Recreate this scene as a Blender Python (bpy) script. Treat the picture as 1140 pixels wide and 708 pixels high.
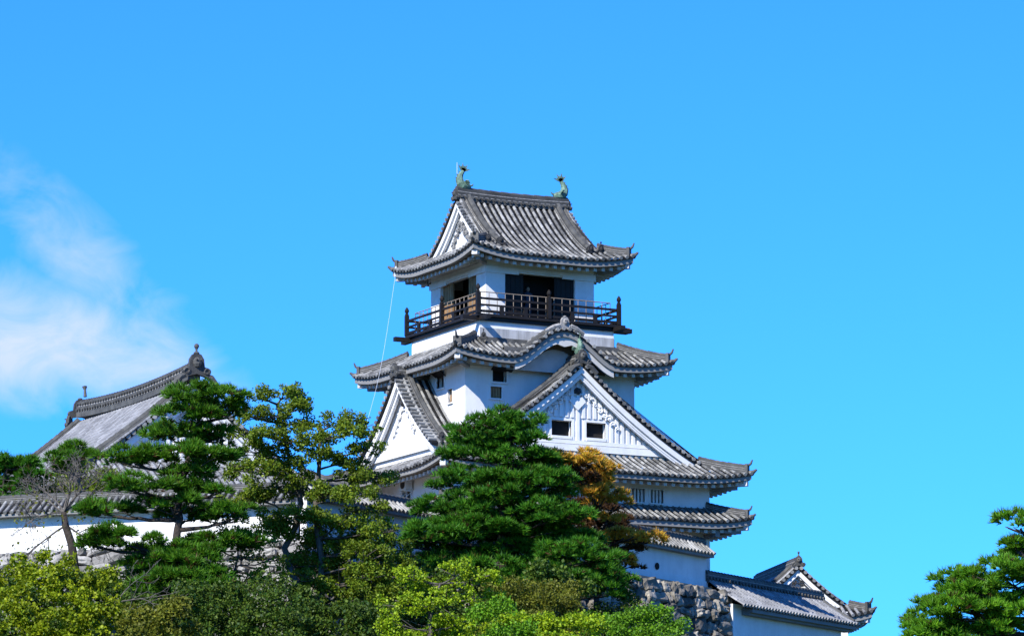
import bpy, math, random
from math import sin, cos, pi, radians, sqrt, atan, tan
from mathutils import Vector, Matrix, noise
random.seed(11)
for o in list(bpy.data.objects): bpy.data.objects.remove(o)
S = bpy.context.scene
COL = S.collection
V = Vector

# ------------------------------------------------------------------ camera
FPX, HOR, YAW, DIST, CAMZ = 4700.0, 1150.0, radians(27.6), 195.0, -20.3
PITCH = atan((HOR-354)/FPX)
RIGHT = V((cos(YAW), -sin(YAW), 0)); AHEAD = V((sin(YAW), cos(YAW), 0))
CAM = -AHEAD*DIST + V((0, 0, CAMZ))
FWD = AHEAD*cos(PITCH) + V((0, 0, sin(PITCH))); UP = RIGHT.cross(FWD)
cd = bpy.data.cameras.new('camera'); cam = bpy.data.objects.new('camera', cd); COL.objects.link(cam)
cd.sensor_width = 36; cd.lens = FPX/1140*36; cd.clip_start = 1; cd.clip_end = 20000
cam.location = CAM; cam.rotation_euler = (-FWD).to_track_quat('Z', 'Y').to_euler()
S.camera = cam
S.render.resolution_x = 1024; S.render.resolution_y = 635

# ------------------------------------------------------------------ light
SUN_TO = V((-1, -.57, .89)).normalized()
ELEV = math.asin(SUN_TO.z); AZ = math.atan2(SUN_TO.x, SUN_TO.y)
sl = bpy.data.lights.new('sun', 'SUN'); sun = bpy.data.objects.new('sun', sl); COL.objects.link(sun)
sl.energy = 4.6; sl.angle = radians(.5); sl.color = (1, .955, .88)
sun.rotation_euler = SUN_TO.to_track_quat('Z', 'Y').to_euler(); sun.location = (-60, -60, 80)
W = bpy.data.worlds.new('World'); S.world = W; W.use_nodes = True
nt = W.node_tree; nt.nodes.clear()
def N(t, **kw):
    n = nt.nodes.new(t)
    for k, v in kw.items(): setattr(n, k, v)
    return n
def L(a, b): nt.links.new(a, b)
out = N('ShaderNodeOutputWorld'); bg = N('ShaderNodeBackground'); bg.inputs[1].default_value = .073
sky = N('ShaderNodeTexSky', sky_type='NISHITA', sun_disc=False, sun_elevation=ELEV, sun_rotation=AZ,
        air_density=1.0, dust_density=.4, ozone_density=2.0, altitude=200)
tint = N('ShaderNodeMix', data_type='RGBA', blend_type='MULTIPLY'); tint.inputs[0].default_value = 1
SKY_TINT = (.205, .90, 2.15, 1)
tint.inputs[7].default_value = SKY_TINT
L(sky.outputs[0], tint.inputs[6])
# wispy cloud low in the sky, left of the keep: fixed directions of the world
tc = N('ShaderNodeTexCoord')
def dot(vec):
    d = N('ShaderNodeVectorMath', operation='DOT_PRODUCT'); L(tc.outputs['Generated'], d.inputs[0]); d.inputs[1].default_value = vec
    return d.outputs['Value']
def math_(op, a, b=None, clamp=False):
    m = N('ShaderNodeMath', operation=op, use_clamp=clamp)
    for i, x in enumerate((a, b)):
        if x is None: continue
        if isinstance(x, (int, float)): m.inputs[i].default_value = x
        else: L(x, m.inputs[i])
    return m.outputs[0]
az = math_('ARCTAN2', dot(RIGHT), dot(AHEAD)); el = math_('ARCSINE', dot((0, 0, 1)))
u = math_('MULTIPLY', az, 40.0); v = math_('MULTIPLY', el, 40.0)      # units of 1/40 rad, 117 px of the photo each
cv = N('ShaderNodeCombineXYZ'); L(u, cv.inputs[0]); L(v, cv.inputs[1])
def blob(cx, cy, rx, ry, ang):
    a = math_('SUBTRACT', u, cx); b = math_('SUBTRACT', v, cy)
    p = math_('ADD', math_('MULTIPLY', a, cos(ang)), math_('MULTIPLY', b, sin(ang)))
    q = math_('SUBTRACT', math_('MULTIPLY', b, cos(ang)), math_('MULTIPLY', a, sin(ang)))
    d = math_('ADD', math_('POWER', math_('ABSOLUTE', math_('DIVIDE', p, rx)), 2.0), math_('POWER', math_('ABSOLUTE', math_('DIVIDE', q, ry)), 2.0))
    return math_('SUBTRACT', 1.0, d, True)
nz = N('ShaderNodeTexNoise'); nz.inputs['Scale'].default_value = 1.25; nz.inputs['Detail'].default_value = 9; nz.inputs['Roughness'].default_value = .58; nz.inputs['Distortion'].default_value = .5
mp = N('ShaderNodeMapping'); mp.inputs['Scale'].default_value = (1, 1.4, 1); mp.inputs['Rotation'].default_value = (0, 0, radians(35)); L(cv.outputs[0], mp.inputs[0]); L(mp.outputs[0], nz.inputs['Vector'])
m1 = blob(-4.1, 6.42, 1.75, .62, radians(-16)); m2 = blob(-4.1, 7.2, 1.9, .5, radians(-43)); m3 = blob(-4.85, 6.5, 1.2, .8, radians(-20)); m4 = blob(-3.6, 6.75, .9, .5, radians(-50))
def mx_(a, b): return math_('MAXIMUM', a, b)
mask = mx_(mx_(math_('MULTIPLY', m1, 1.0), math_('MULTIPLY', m2, .56)), mx_(math_('MULTIPLY', m3, 1.0), math_('MULTIPLY', m4, .45)))
nn = math_('MULTIPLY', math_('SUBTRACT', math_('ADD', math_('MULTIPLY', nz.outputs['Fac'], 1.5), math_('MULTIPLY', mask, .72)), .80), 1.3, True)
fac = math_('MULTIPLY', math_('MULTIPLY', math_('POWER', mask, .55), nn, True), .95)
cl = N('ShaderNodeMix', data_type='RGBA'); cl.inputs[7].default_value = (5.6, 6.5, 9.5, 1)
L(fac, cl.inputs[0]); L(tint.outputs[2], cl.inputs[6]); L(cl.outputs[2], bg.inputs[0]); L(bg.outputs[0], out.inputs[0])
S.view_settings.view_transform = 'Standard'; S.view_settings.look = 'None'; S.view_settings.gamma = 1
S.view_settings.exposure = .80
S.render.engine = 'CYCLES'

# ------------------------------------------------------------------ materials
def mat(name, col, rough=.8, var=.18, scale=2.0, island=0.0, streak=0.0, dark=None, darkamt=0, bump=0, bscale=20, transl=0, col2=None, metal=0, spec=.3):
    m = bpy.data.materials.new(name); m.use_nodes = True; t = m.node_tree; nd = t.nodes; lk = t.links
    b = nd['Principled BSDF']; b.inputs['Roughness'].default_value = rough; b.inputs['Metallic'].default_value = metal
    b.inputs['Specular IOR Level'].default_value = spec
    geo = nd.new('ShaderNodeNewGeometry'); tcn = nd.new('ShaderNodeTexCoord')
    no = nd.new('ShaderNodeTexNoise'); no.inputs['Scale'].default_value = scale; no.inputs['Detail'].default_value = 5
    lk.new(tcn.outputs['Object'], no.inputs['Vector'])
    cur = None
    rgb = nd.new('ShaderNodeRGB'); rgb.outputs[0].default_value = (*col, 1); cur = rgb.outputs[0]
    if col2:
        mx = nd.new('ShaderNodeMix'); mx.data_type = 'RGBA'; lk.new(geo.outputs['Random Per Island'], mx.inputs[0])
        lk.new(cur, mx.inputs[6]); mx.inputs[7].default_value = (*col2, 1); cur = mx.outputs[2]
    def mulv(sock, lo, hi, fmin=0.3, fmax=.7):
        nonlocal cur
        r = nd.new('ShaderNodeMapRange'); r.inputs[1].default_value = fmin; r.inputs[2].default_value = fmax; r.inputs[3].default_value = lo; r.inputs[4].default_value = hi
        lk.new(sock, r.inputs[0])
        h = nd.new('ShaderNodeVectorMath'); h.operation = 'SCALE'; lk.new(cur, h.inputs[0]); lk.new(r.outputs[0], h.inputs['Scale']); cur = h.outputs[0]
    if var: mulv(no.outputs['Fac'], 1-var, 1+var)
    if island:
        wn = nd.new('ShaderNodeTexWhiteNoise'); wn.noise_dimensions = '1D'; lk.new(geo.outputs['Random Per Island'], wn.inputs['W'])
        mulv(wn.outputs['Value'], 1-island, 1+island, 0, 1)
    if streak:
        mp = nd.new('ShaderNodeMapping'); mp.inputs['Scale'].default_value = (1.7, 1.7, .16); lk.new(tcn.outputs['Object'], mp.inputs[0])
        n2 = nd.new('ShaderNodeTexNoise'); n2.inputs['Scale'].default_value = 1.2; n2.inputs['Detail'].default_value = 6; n2.inputs['Roughness'].default_value = .65
        lk.new(mp.outputs[0], n2.inputs['Vector']); mulv(n2.outputs['Fac'], 1-streak, 1.0, .38, .6)
    if dark:
        n3 = nd.new('ShaderNodeTexNoise'); n3.inputs['Scale'].default_value = 1.7; n3.inputs['Detail'].default_value = 8; n3.inputs['Roughness'].default_value = .7
        lk.new(tcn.outputs['Object'], n3.inputs['Vector'])
        r = nd.new('ShaderNodeMapRange'); r.inputs[1].default_value = .5; r.inputs[2].default_value = .68; r.inputs[4].default_value = darkamt; lk.new(n3.outputs['Fac'], r.inputs[0])
        mx = nd.new('ShaderNodeMix'); mx.data_type = 'RGBA'; lk.new(r.outputs[0], mx.inputs[0]); lk.new(cur, mx.inputs[6]); mx.inputs[7].default_value = (*dark, 1); cur = mx.outputs[2]
    lk.new(cur, b.inputs['Base Color'])
    if bump:
        nb = nd.new('ShaderNodeTexNoise'); nb.inputs['Scale'].default_value = bscale; nb.inputs['Detail'].default_value = 6; lk.new(tcn.outputs['Object'], nb.inputs['Vector'])
        bp = nd.new('ShaderNodeBump'); bp.inputs['Strength'].default_value = bump; bp.inputs['Distance'].default_value = .05
        lk.new(nb.outputs['Fac'], bp.inputs['Height']); lk.new(bp.outputs[0], b.inputs['Normal'])
    if transl:
        tr = nd.new('ShaderNodeBsdfTranslucent'); lk.new(cur, tr.inputs[0]); ms = nd.new('ShaderNodeMixShader'); ms.inputs[0].default_value = transl
        lk.new(b.outputs[0], ms.inputs[1]); lk.new(tr.outputs[0], ms.inputs[2]); lk.new(ms.outputs[0], nd['Material Output'].inputs[0])
    return m
M_TILE = mat('roof_tile', (.205, .203, .190), .5, .28, 1.1, .5, dark=(.03, .031, .03), darkamt=.85)
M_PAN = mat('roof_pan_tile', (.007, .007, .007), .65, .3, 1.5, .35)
M_RIDGE = mat('ridge_tile', (.068, .068, .063), .7, .35, 2.5, .3, dark=(.05, .05, .05), darkamt=.7, bump=.3)
M_RJOINT = mat('ridge_joint', (.26, .25, .235), .8, .4, 6)
M_TILE_PALE = mat('palace_tile', (.205, .208, .212), .55, .2, 1.1, .3, dark=(.14, .14, .15), darkamt=.5)
M_PAN_PALE = mat('palace_pan_tile', (.085, .087, .092), .6, .25, 1.5, .25)
M_WHITE = mat('white_plaster', (.73, .73, .72),   .9, .06, .5, streak=.07, dark=(.46, .455, .44), darkamt=.3, bump=.08, bscale=6)
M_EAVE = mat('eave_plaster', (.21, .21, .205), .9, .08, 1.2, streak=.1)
M_RAFT = mat('rafter_plaster', (.5, .49, .47), .9, .12, 2)
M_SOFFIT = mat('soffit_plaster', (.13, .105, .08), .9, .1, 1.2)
M_GREY = mat('weathered_board', (.42, .425, .43), .8, .1, 2, streak=.4)
M_WOOD = mat('dark_wood', (.010, .008, .007), .6, .3, 4)
M_DOOR = mat('door_wood', (.30, .18, .085), .7, .25, 5, streak=.3)
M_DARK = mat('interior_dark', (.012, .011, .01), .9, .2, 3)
M_RAIL = mat('guard_rail_metal', (.22, .18, .14), .5, .15, 5)
M_BRONZE = mat('verdigris_bronze', (.12, .20, .145), .6, .45, 6, dark=(.07, .09, .06), darkamt=.8, bump=.4, bscale=14)
M_BLACK = mat('blackened_ornament', (.03, .03, .03), .7, .3, 5, bump=.3)
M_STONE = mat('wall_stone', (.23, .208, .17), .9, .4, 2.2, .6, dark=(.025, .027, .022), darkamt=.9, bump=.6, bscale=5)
M_GAP = mat('stone_gap_earth', (.035, .033, .028), .95, .3, 4)
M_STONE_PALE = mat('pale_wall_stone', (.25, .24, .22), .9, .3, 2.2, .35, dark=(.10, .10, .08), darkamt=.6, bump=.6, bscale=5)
M_SOIL = mat('hill_soil', (.035, .055, .015), .95, .4, .6, bump=.5, bscale=3)
M_EARTH = mat('bailey_earth', (.30, .25, .18), .95, .2, .8)
M_BARK = mat('pine_bark', (.04, .032, .026), .95, .4, 5, bump=.8, bscale=9)
M_BARKG = mat('grey_bark', (.085, .075, .062), .95, .4, 4, dark=(.05, .045, .035), darkamt=.6, bump=.8, bscale=9)
M_TWIG = mat('pale_twig', (.10, .09, .078), .9, .3, 5)
M_METAL = mat('painted_metal', (.62, .63, .62), .45, .08, 3)
M_CABLE = mat('white_cable', (.5, .54, .6), .5, 0, 1)
def leafmat(n, a, b, tr=.28): return mat(n, a, .55, .25, .9, .25, transl=tr, col2=b, spec=.25)
L_PINE = leafmat('pine_needles', (.030, .135, .006), (.095, .205, .008))
L_PINE2 = leafmat('pine_needles_blue', (.020, .130, .008), (.082, .210, .009))
L_PINE3 = leafmat('pine_needles_bright', (.050, .190, .008), (.135, .290, .010))
L_BROWN = leafmat('browned_needles', (.66, .29, .035), (.42, .34, .025))
L_BROWND = leafmat('dead_needles', (.055, .026, .012), (.10, .05, .016))
L_YEW = leafmat('yew_leaves', (.055, .120, .007), (.175, .225, .012))
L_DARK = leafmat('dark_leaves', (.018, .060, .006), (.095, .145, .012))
L_YELLOW = leafmat('yellow_green_leaves', (.11, .18, .003), (.25, .29, .005))
L_LIME = leafmat('lime_leaves', (.125, .24, .004), (.29, .38, .008))
L_OLIVE = leafmat('olive_leaves', (.085, .105, .008), (.16, .165, .014))
L_GREEN = leafmat('fresh_leaves', (.06, .18, .006), (.15, .29, .010))

# ------------------------------------------------------------------ mesh builder and tagging
def origin_of(o):
    while o.parent: o = o.parent
    return o.location
class MB:
    def __init__(s, M=None): s.v = []; s.f = []; s.m = []; s.M = M
    def face(s, pts, m=0):
        i = len(s.v)
        for p in pts:
            p = V(p); s.v.append(s.M @ p if s.M else p)
        s.f.append(tuple(range(i, i+len(pts)))); s.m.append(m)
    def add(s, pts, faces, m=0):
        i = len(s.v)
        for p in pts:
            p = V(p); s.v.append(s.M @ p if s.M else p)
        for f in faces: s.f.append(tuple(i+k for k in f)); s.m.append(m)
    def obox(s, c, a, b, d, m=0):
        c, a, b, d = V(c), V(a), V(b), V(d)
        p = [c+x*a+y*b+z*d for z in (-1, 1) for y in (-1, 1) for x in (-1, 1)]
        s.add(p, [(0, 2, 3, 1), (4, 5, 7, 6), (0, 1, 5, 4), (2, 6, 7, 3), (0, 4, 6, 2), (1, 3, 7, 5)], m)
    def box(s, lo, hi, m=0):
        lo, hi = V(lo), V(hi); c = (lo+hi)/2; h = (hi-lo)/2
        s.obox(c, (h.x, 0, 0), (0, h.y, 0), (0, 0, h.z), m)
    def tube(s, pts, rad, n=6, m=0, cap=True):
        pts = [V(p) for p in pts]
        if not isinstance(rad, (list, tuple)): rad = [rad]*len(pts)
        vs = []; prev = None
        for i, p in enumerate(pts):
            t = (pts[min(i+1, len(pts)-1)]-pts[max(i-1, 0)]).normalized()
            if prev is None: a = t.orthogonal().normalized()
            else: a = (prev - t*prev.dot(t)); a = a.normalized() if a.length > 1e-6 else t.orthogonal().normalized()
            prev = a; b = t.cross(a)
            for k in range(n): vs.append(p+(a*cos(2*pi*k/n)+b*sin(2*pi*k/n))*rad[i])
        fs = [(i*n+k, i*n+(k+1) % n, (i+1)*n+(k+1) % n, (i+1)*n+k) for i in range(len(pts)-1) for k in range(n)]
        if cap: fs += [tuple(range(n-1, -1, -1)), tuple((len(pts)-1)*n+k for k in range(n))]
        s.add(vs, fs, m)
    def ball(s, c, r, m=0, n=8, k=5):
        c = V(c); r = V((r, r, r)) if isinstance(r, (int, float)) else V(r)
        vs = [c+V((0, 0, -r.z))]
        for j in range(1, k):
            a = -pi/2+pi*j/k
            for i in range(n): vs.append(c+V((r.x*cos(a)*cos(2*pi*i/n), r.y*cos(a)*sin(2*pi*i/n), r.z*sin(a))))
        vs.append(c+V((0, 0, r.z))); fs = []
        for i in range(n):
            fs.append((0, 1+(i+1) % n, 1+i)); fs.append((len(vs)-1, 1+(k-2)*n+i, 1+(k-2)*n+(i+1) % n))
            for j in range(k-2): fs.append((1+j*n+i, 1+j*n+(i+1) % n, 1+(j+1)*n+(i+1) % n, 1+(j+1)*n+i))
        s.add(vs, fs, m)
    def prism(s, poly, ext, m=0):
        poly = [V(p) for p in poly]; ext = V(ext); n = len(poly)
        s.add(poly+[p+ext for p in poly], [tuple(range(n)), tuple(range(2*n-1, n-1, -1))]+[(i, n+i, n+(i+1) % n, (i+1) % n) for i in range(n)], m)
    def sweep(s, pts, prof, m=0, side=None):
        pts = [V(p) for p in pts]; n = len(prof); vs = []
        for i, p in enumerate(pts):
            t = pts[min(i+1, len(pts)-1)]-pts[max(i-1, 0)]
            sd = V(side) if side else V((t.y, -t.x, 0)).normalized()
            for (a, b) in prof: vs.append(p+sd*a+V((0, 0, b)))
        fs = [(i*n+k, i*n+(k+1) % n, (i+1)*n+(k+1) % n, (i+1)*n+k) for i in range(len(pts)-1) for k in range(n)]
        fs += [tuple(range(n-1, -1, -1)), tuple((len(pts)-1)*n+k for k in range(n))]
        s.add(vs, fs, m)
    def build(s, name, mats, parent=None, smooth=False):
        me = bpy.data.meshes.new(name)
        o0 = origin_of(parent) if parent else V((0, 0, 0))
        me.from_pydata([tuple(p-o0) for p in s.v], [], s.f)
        for m in (mats if isinstance(mats, (list, tuple)) else [mats]): me.materials.append(m)
        me.polygons.foreach_set('material_index', s.m)
        if smooth: me.polygons.foreach_set('use_smooth', [True]*len(s.f))
        me.update()
        o = bpy.data.objects.new(name, me); COL.objects.link(o)
        if parent: o.parent = parent
        return o
def thing(name, loc, label, cat, group=None):
    o = bpy.data.objects.new(name, None); COL.objects.link(o); o.location = loc; o.empty_display_size = .5; o['kind'] = 'thing'
    o['label'] = label; o['category'] = cat
    if group: o['group'] = group
    return o
def at(px, py, t):        # point seen at a pixel of the 1140 x 708 photo, t metres ahead of the camera
    d = FWD + RIGHT*((px-570)/FPX) + UP*((354-py)/FPX)
    return CAM + d*(t/d.dot(AHEAD))
def rot_z(a, loc=(0, 0, 0)): return Matrix.Translation(V(loc)) @ Matrix.Rotation(a, 4, 'Z')

# ------------------------------------------------------------------ ground
def hill(x, y):
    p = V((x, y, 0)); t = (p-V((CAM.x, CAM.y, 0))).dot(AHEAD); l = p.dot(RIGHT)
    kf = [(-400, -22.4), (0, -22.1), (60, -20.5), (110, -14), (140, -10), (165, -8.2), (180, -7.2), (200, -6.8), (260, -8), (330, -14), (420, -22), (9000, -23)]
    z = kf[-1][1]
    for (a, za), (b, zb) in zip(kf, kf[1:]):
        if a <= t < b: z = za+(zb-za)*(t-a)/(b-a); break
    k = max(0, min(1, (abs(l)-45)/90)); k = k*k*(3-2*k)
    z = z*(1-k)+min(z, -16)*k
    return z + .5*noise.noise(V((x*.06, y*.06, 0))) + .15*noise.noise(V((x*.3, y*.3, 3)))
def axis_steps(lim):
    a = [i*3.0 for i in range(-60, 61)]; d = 180; st = 6
    while d < lim: d += st; st *= 1.35; a = [-d]+a+[d]
    return a
g = MB(); xs = axis_steps(5000); ys = axis_steps(5000); nx = len(xs)
g.v = [V((x, y, hill(x, y))) for y in ys for x in xs]
g.f = [(j*nx+i, j*nx+i+1, (j+1)*nx+i+1, (j+1)*nx+i) for j in range(len(ys)-1) for i in range(nx-1)]; g.m = [0]*len(g.f)
o = g.build('ground', M_SOIL, smooth=True); o['kind'] = 'structure'

# ------------------------------------------------------------------ roofs
class Roof:
    """Concave hipped roof in plan around (cx, cy); d runs from the eave inward, s along the eave."""
    def __init__(s, cx, cy, hx, hy, z0, a, b, lift, R=3.0, M=None, bump=None):
        s.cx, s.cy, s.hx, s.hy, s.z0, s.a, s.b, s.lift, s.R, s.M, s.bump = cx, cy, hx, hy, z0, a, b, lift, R, M, bump
    def half(s, side): return s.hx if side in 'FB' else s.hy
    def H(s, d): return s.z0+s.a*d+s.b*d*d
    def lf(s, c): return s.lift*max(0, 1-c/s.R)**2
    def xy(s, side, q, d):
        if side == 'F': return s.cx+q, s.cy-s.hy+d
        if side == 'B': return s.cx+q, s.cy+s.hy-d
        if side == 'L': return s.cx-s.hx+d, s.cy+q
        return s.cx+s.hx-d, s.cy+q
    def P(s, side, q, d, off=0):
        c = s.half(side)-abs(q); x, y = s.xy(side, q, d); z = s.H(d)+s.lf(c)
        if s.bump and side == 'F': z = max(z, s.bump(q)) if d > 0 else max(z, s.bump(q))
        return V((x, y, z+off))
def tiles(mb, rf, side, s0, s1, dmax, dmin=None, sp=.32, r=.072, seg=.32, pan=True, caps=True):
    n = max(1, int(round((s1-s0)/sp))); sp = (s1-s0)/n
    for i in range(n):
        q = s0+(i+.5)*sp; dm = dmax(q); d0 = dmin(q) if dmin else 0
        if dm-d0 < .12: continue
        k = max(1, int(round((dm-d0)/seg))); jig = random.uniform(-.008, .008)
        sd = (rf.P(side, q+.02, d0)-rf.P(side, q-.02, d0)).normalized()
        for j in range(k):
            da, db = d0+(dm-d0)*j/k, d0+(dm-d0)*(j+1)/k
            a, b = rf.P(side, q+jig, da, .045), rf.P(side, q+jig, db, .045)
            t = (b-a).normalized(); sv = (sd-t*sd.dot(t)).normalized(); nv = sv.cross(t)
            if nv.z < 0: nv = -nv
            ra, rb = r*1.1*random.uniform(.96, 1.04), r*.92
            if j == 0: a = a-t*.05
            pts = []
            for (c, rr) in ((a, ra), (b+t*.03, rb)):
                for ang in (0, 45, 90, 135, 180): pts.append(c+sv*(rr*cos(radians(ang)))+nv*(rr*sin(radians(ang))))
            fs = [(m, m+1, m+6, m+5) for m in range(4)]+[(0, 1, 2, 3, 4)]
            mb.add(pts, fs, 0)
            if j == 0 and caps and d0 == 0:
                mb.tube([a-t*.035+nv*.005, a+t*.03+nv*.005], r*1.18, 8, 0)
        if pan:
            qa, qb = q-sp/2, q+sp/2; ma = max(dmax(qa), d0); mc = max(dmax(qb), d0)
            kk = max(1, int(round((dm-d0)/.5)))
            for j in range(kk):
                fa, fb = j/kk, (j+1)/kk
                A = lambda qq, mm, f: rf.P(side, qq, d0+(mm-d0)*f, 0)
                lo = V((0, 0, .028)); dn = V((0, 0, -.004))
                mb.face([A(qa, ma, fa)+lo, A(qb, mc, fa)+lo, A(qb, mc, fb)+dn, A(qa, ma, fb)+dn], 1)
def eaves(mb, rf, side, oh, z_in=.28, drop=.24, raft=True, spc=.42):
    """Tile edge, plaster fascia, soffit; materials 0 plaster, 1 tile, 2 soffit."""
    hf = rf.half(side); n = max(6, int(2*hf/.3)); sec = [(0.0, .02, 1), (0.0, -.07, 1), (.07, -.07, 0), (.07, -.07-drop, 0), (.3, -.07-drop, 0), (.3, -.10-drop, 2), (oh, -.10-drop+z_in, 2)]
    def pt(q, d, dz):
        x, y = rf.xy(side, q*(hf-d)/hf, d); z = rf.z0+rf.lf(hf-abs(q))
        if rf.bump and side == 'F': z = max(z, rf.bump(q))
        return V((x, y, z+dz))
    for i in range(n):
        qa, qb = -hf+2*hf*i/n, -hf+2*hf*(i+1)/n
        for (d0, z0, m0), (d1, z1, m1) in zip(sec, sec[1:]):
            mb.face([pt(qa, d0, z0), pt(qb, d0, z0), pt(qb, d1, z1), pt(qa, d1, z1)], m1)
    if raft:
        k = int(2*(hf-.25)/spc)
        for i in range(k+1):
            q = -hf+.25+(2*hf-.5)*i/k
            if rf.bump and side == 'F' and rf.bump(q) > rf.z0+.12: continue
            f = max(.34, 0); end = min(oh, max(.45, hf-abs(q)))
            a = pt(q, f, -.17-drop); b = pt(q, end, -.17-drop+z_in*(end-.3)/(oh-.3))
            a0, b0 = V(rf.xy(side, q, f)).to_3d(), V(rf.xy(side, q, end)).to_3d(); a0.z = a.z; b0.z = b.z
            t = (b0-a0)/2; sdv = V((t.y, -t.x, 0)).normalized()*.085
            mb.obox((a0+b0)/2, t, sdv, (0, 0, .075), 3)
def corner_beam(mb, rf, sx, sy, oh, drop=.24):
    x, y = rf.cx+sx*rf.hx, rf.cy+sy*rf.hy; z = rf.z0+rf.lift-.2-drop
    a = V((x-sx*.2, y-sy*.2, z)); b = V((x-sx*(oh+.2), y-sy*(oh+.2), z-.05))
    t = (b-a)/2; sd = V((t.y, -t.x, 0)).normalized()*.13
    mb.obox((a+b)/2, t, sd, (0, 0, .13), 3)
    a2 = a+(b-a)*.3; mb.obox((a2+b)/2-V((0, 0, .2)), (b-a2)/2, sd*.8, (0, 0, .08), 0)
def ridge_prof(w, h):
    p = [(w*.5, -.12), (w*.5, h*.25), (w*.43, h*.27), (w*.43, h*.36), (w*.47, h*.38), (w*.47, h*.6), (w*.38, h*.62), (w*.38, h*.7), (w*.42, h*.72), (w*.42, h)]
    return p+[(-a, b) for a, b in reversed(p)]
def ridge(mb, pts, w=.36, h=.38, top=.11, bands=True):
    pts = [V(p) for p in pts]; mb.sweep(pts, ridge_prof(w, h), 0)
    if bands:
        for z in (h*.31, h*.66): mb.sweep(pts, [(w*.445, z-h*.04), (w*.445, z+h*.04), (-w*.445, z+h*.04), (-w*.445, z-h*.04)], 1)
    acc = []
    for a, b in zip(pts, pts[1:]):
        k = max(1, int((b-a).length/.3))
        for i in range(k): acc.append((a.lerp(b, i/k), a.lerp(b, (i+1)/k)))
    for a, b in acc:
        mb.tube([a+V((0, 0, h)), b+V((0, 0, h))], [top*1.12, top*.92], 7, 0)
def ridge_studs(mb, pts, w, z, r=.075, sp=.3):
    for a, b in zip(pts, pts[1:]):
        a, b = V(a), V(b); k = max(1, int((b-a).length/sp)); t = (b-a).normalized(); sd = V((t.y, -t.x, 0))
        for i in range(k):
            c = a.lerp(b, (i+.5)/k)+V((0, 0, z))
            for sg in (1, -1): mb.tube([c+sd*sg*w*.3, c+sd*sg*(w*.5+.07)], r, 7, 0)
def oni(mb, p, face, sz=1.0, m=0, finial=True):
    """ridge-end tile: arched plate with scrolled shoulders, boss and finial"""
    p = V(p); f = V(face).normalized(); s = V((f.y, -f.x, 0)); z = V((0, 0, 1))
    prof = [(-.42, -.28), (-.55, -.1), (-.46, .05), (-.3, .1), (-.27, .38), (-.16, .55), (0, .6), (.16, .55), (.27, .38), (.3, .1), (.46, .05), (.55, -.1), (.42, -.28), (0, -.16)]
    mb.prism([p+s*a*sz+z*b*sz-f*.08*sz for a, b in prof], f*.17*sz, m)
    mb.ball(p+z*.26*sz+f*.1*sz, V((.17, .17, .2))*sz, m, 8, 5)
    for sg in (-1, 1):
        c = p+s*sg*.38*sz-z*.08*sz+f*.08*sz
        mb.tube([c+(s*sg*cos(a)*.13+z*sin(a)*.13)*sz*(1-a/9) for a in [i*.7 for i in range(9)]], .055*sz, 5, m)
        mb.ball(p+s*sg*.09*sz+z*.34*sz+f*.26*sz, .045*sz, m, 6, 4)
    mb.ball(p+z*.6*sz, V((.12, .12, .07))*sz, m, 8, 4)
    if finial:
        mb.tube([p+z*.6*sz, p+z*.74*sz, p+z*.8*sz], [.05*sz, .04*sz, .07*sz], 7, m); mb.ball(p+z*.86*sz, .1*sz, m, 8, 5)
def hip_finials(mb, p, out_dir, m=0, sz=1.0):
    """corner end of a hip ridge: upturned end tile"""
    p = V(p); d = V(out_dir).normalized()
    mb.obox(p+V((0, 0, .16*sz)), d*.07*sz, V((d.y, -d.x, 0))*.2*sz, V((0, 0, .24*sz)), m)
    mb.tube([p+V((0, 0, .3*sz)), p+d*.18*sz+V((0, 0, .42*sz)), p+d*.26*sz+V((0, 0, .6*sz))], [.07*sz, .06*sz, .035*sz], 6, m)
    mb.tube([p-d*.1*sz+V((0, 0, .0)), p+d*.3*sz+V((0, 0, .02)), p+d*.46*sz+V((0, 0, .14*sz))], [.11*sz, .1*sz, .05*sz], 7, m)
def sep(fn, name, mats, parent):
    mb = MB(); fn(mb); return mb.build(name, mats, parent)
def hip_line(rf, sx, sy, d0, d1, off=0.0, n=8):
    out = []
    for i in range(n+1):
        d = d0+(d1-d0)*i/n
        out.append(V((rf.cx+sx*(rf.hx-d), rf.cy+sy*(rf.hy-d), rf.H(d)+rf.lf(d)+off)))
    return out
def clouds(mb, pts, out, m=0, r=.09):
    sd_ = V((V(out).y, -V(out).x, 0)); mb.tube(sorted([V(p) for p in pts], key=lambda p: p.dot(sd_)), r*.3, 5, m)
    """small carved scrolls set along a line"""
    out = V(out)
    for p in pts:
        p = V(p)+out*.03; rr = r*random.uniform(.8, 1.25); a0 = random.uniform(0, 6.28)
        s = V((out.y, -out.x, 0)); z = V((0, 0, 1))
        mb.tube([p+(s*cos(a0+a)+z*sin(a0+a))*rr*(1.25-a/7) for a in [i*.8 for i in range(7)]], rr*.35, 5, m)
        mb.ball(p, (rr*.5,)*3, m, 6, 4)

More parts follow.
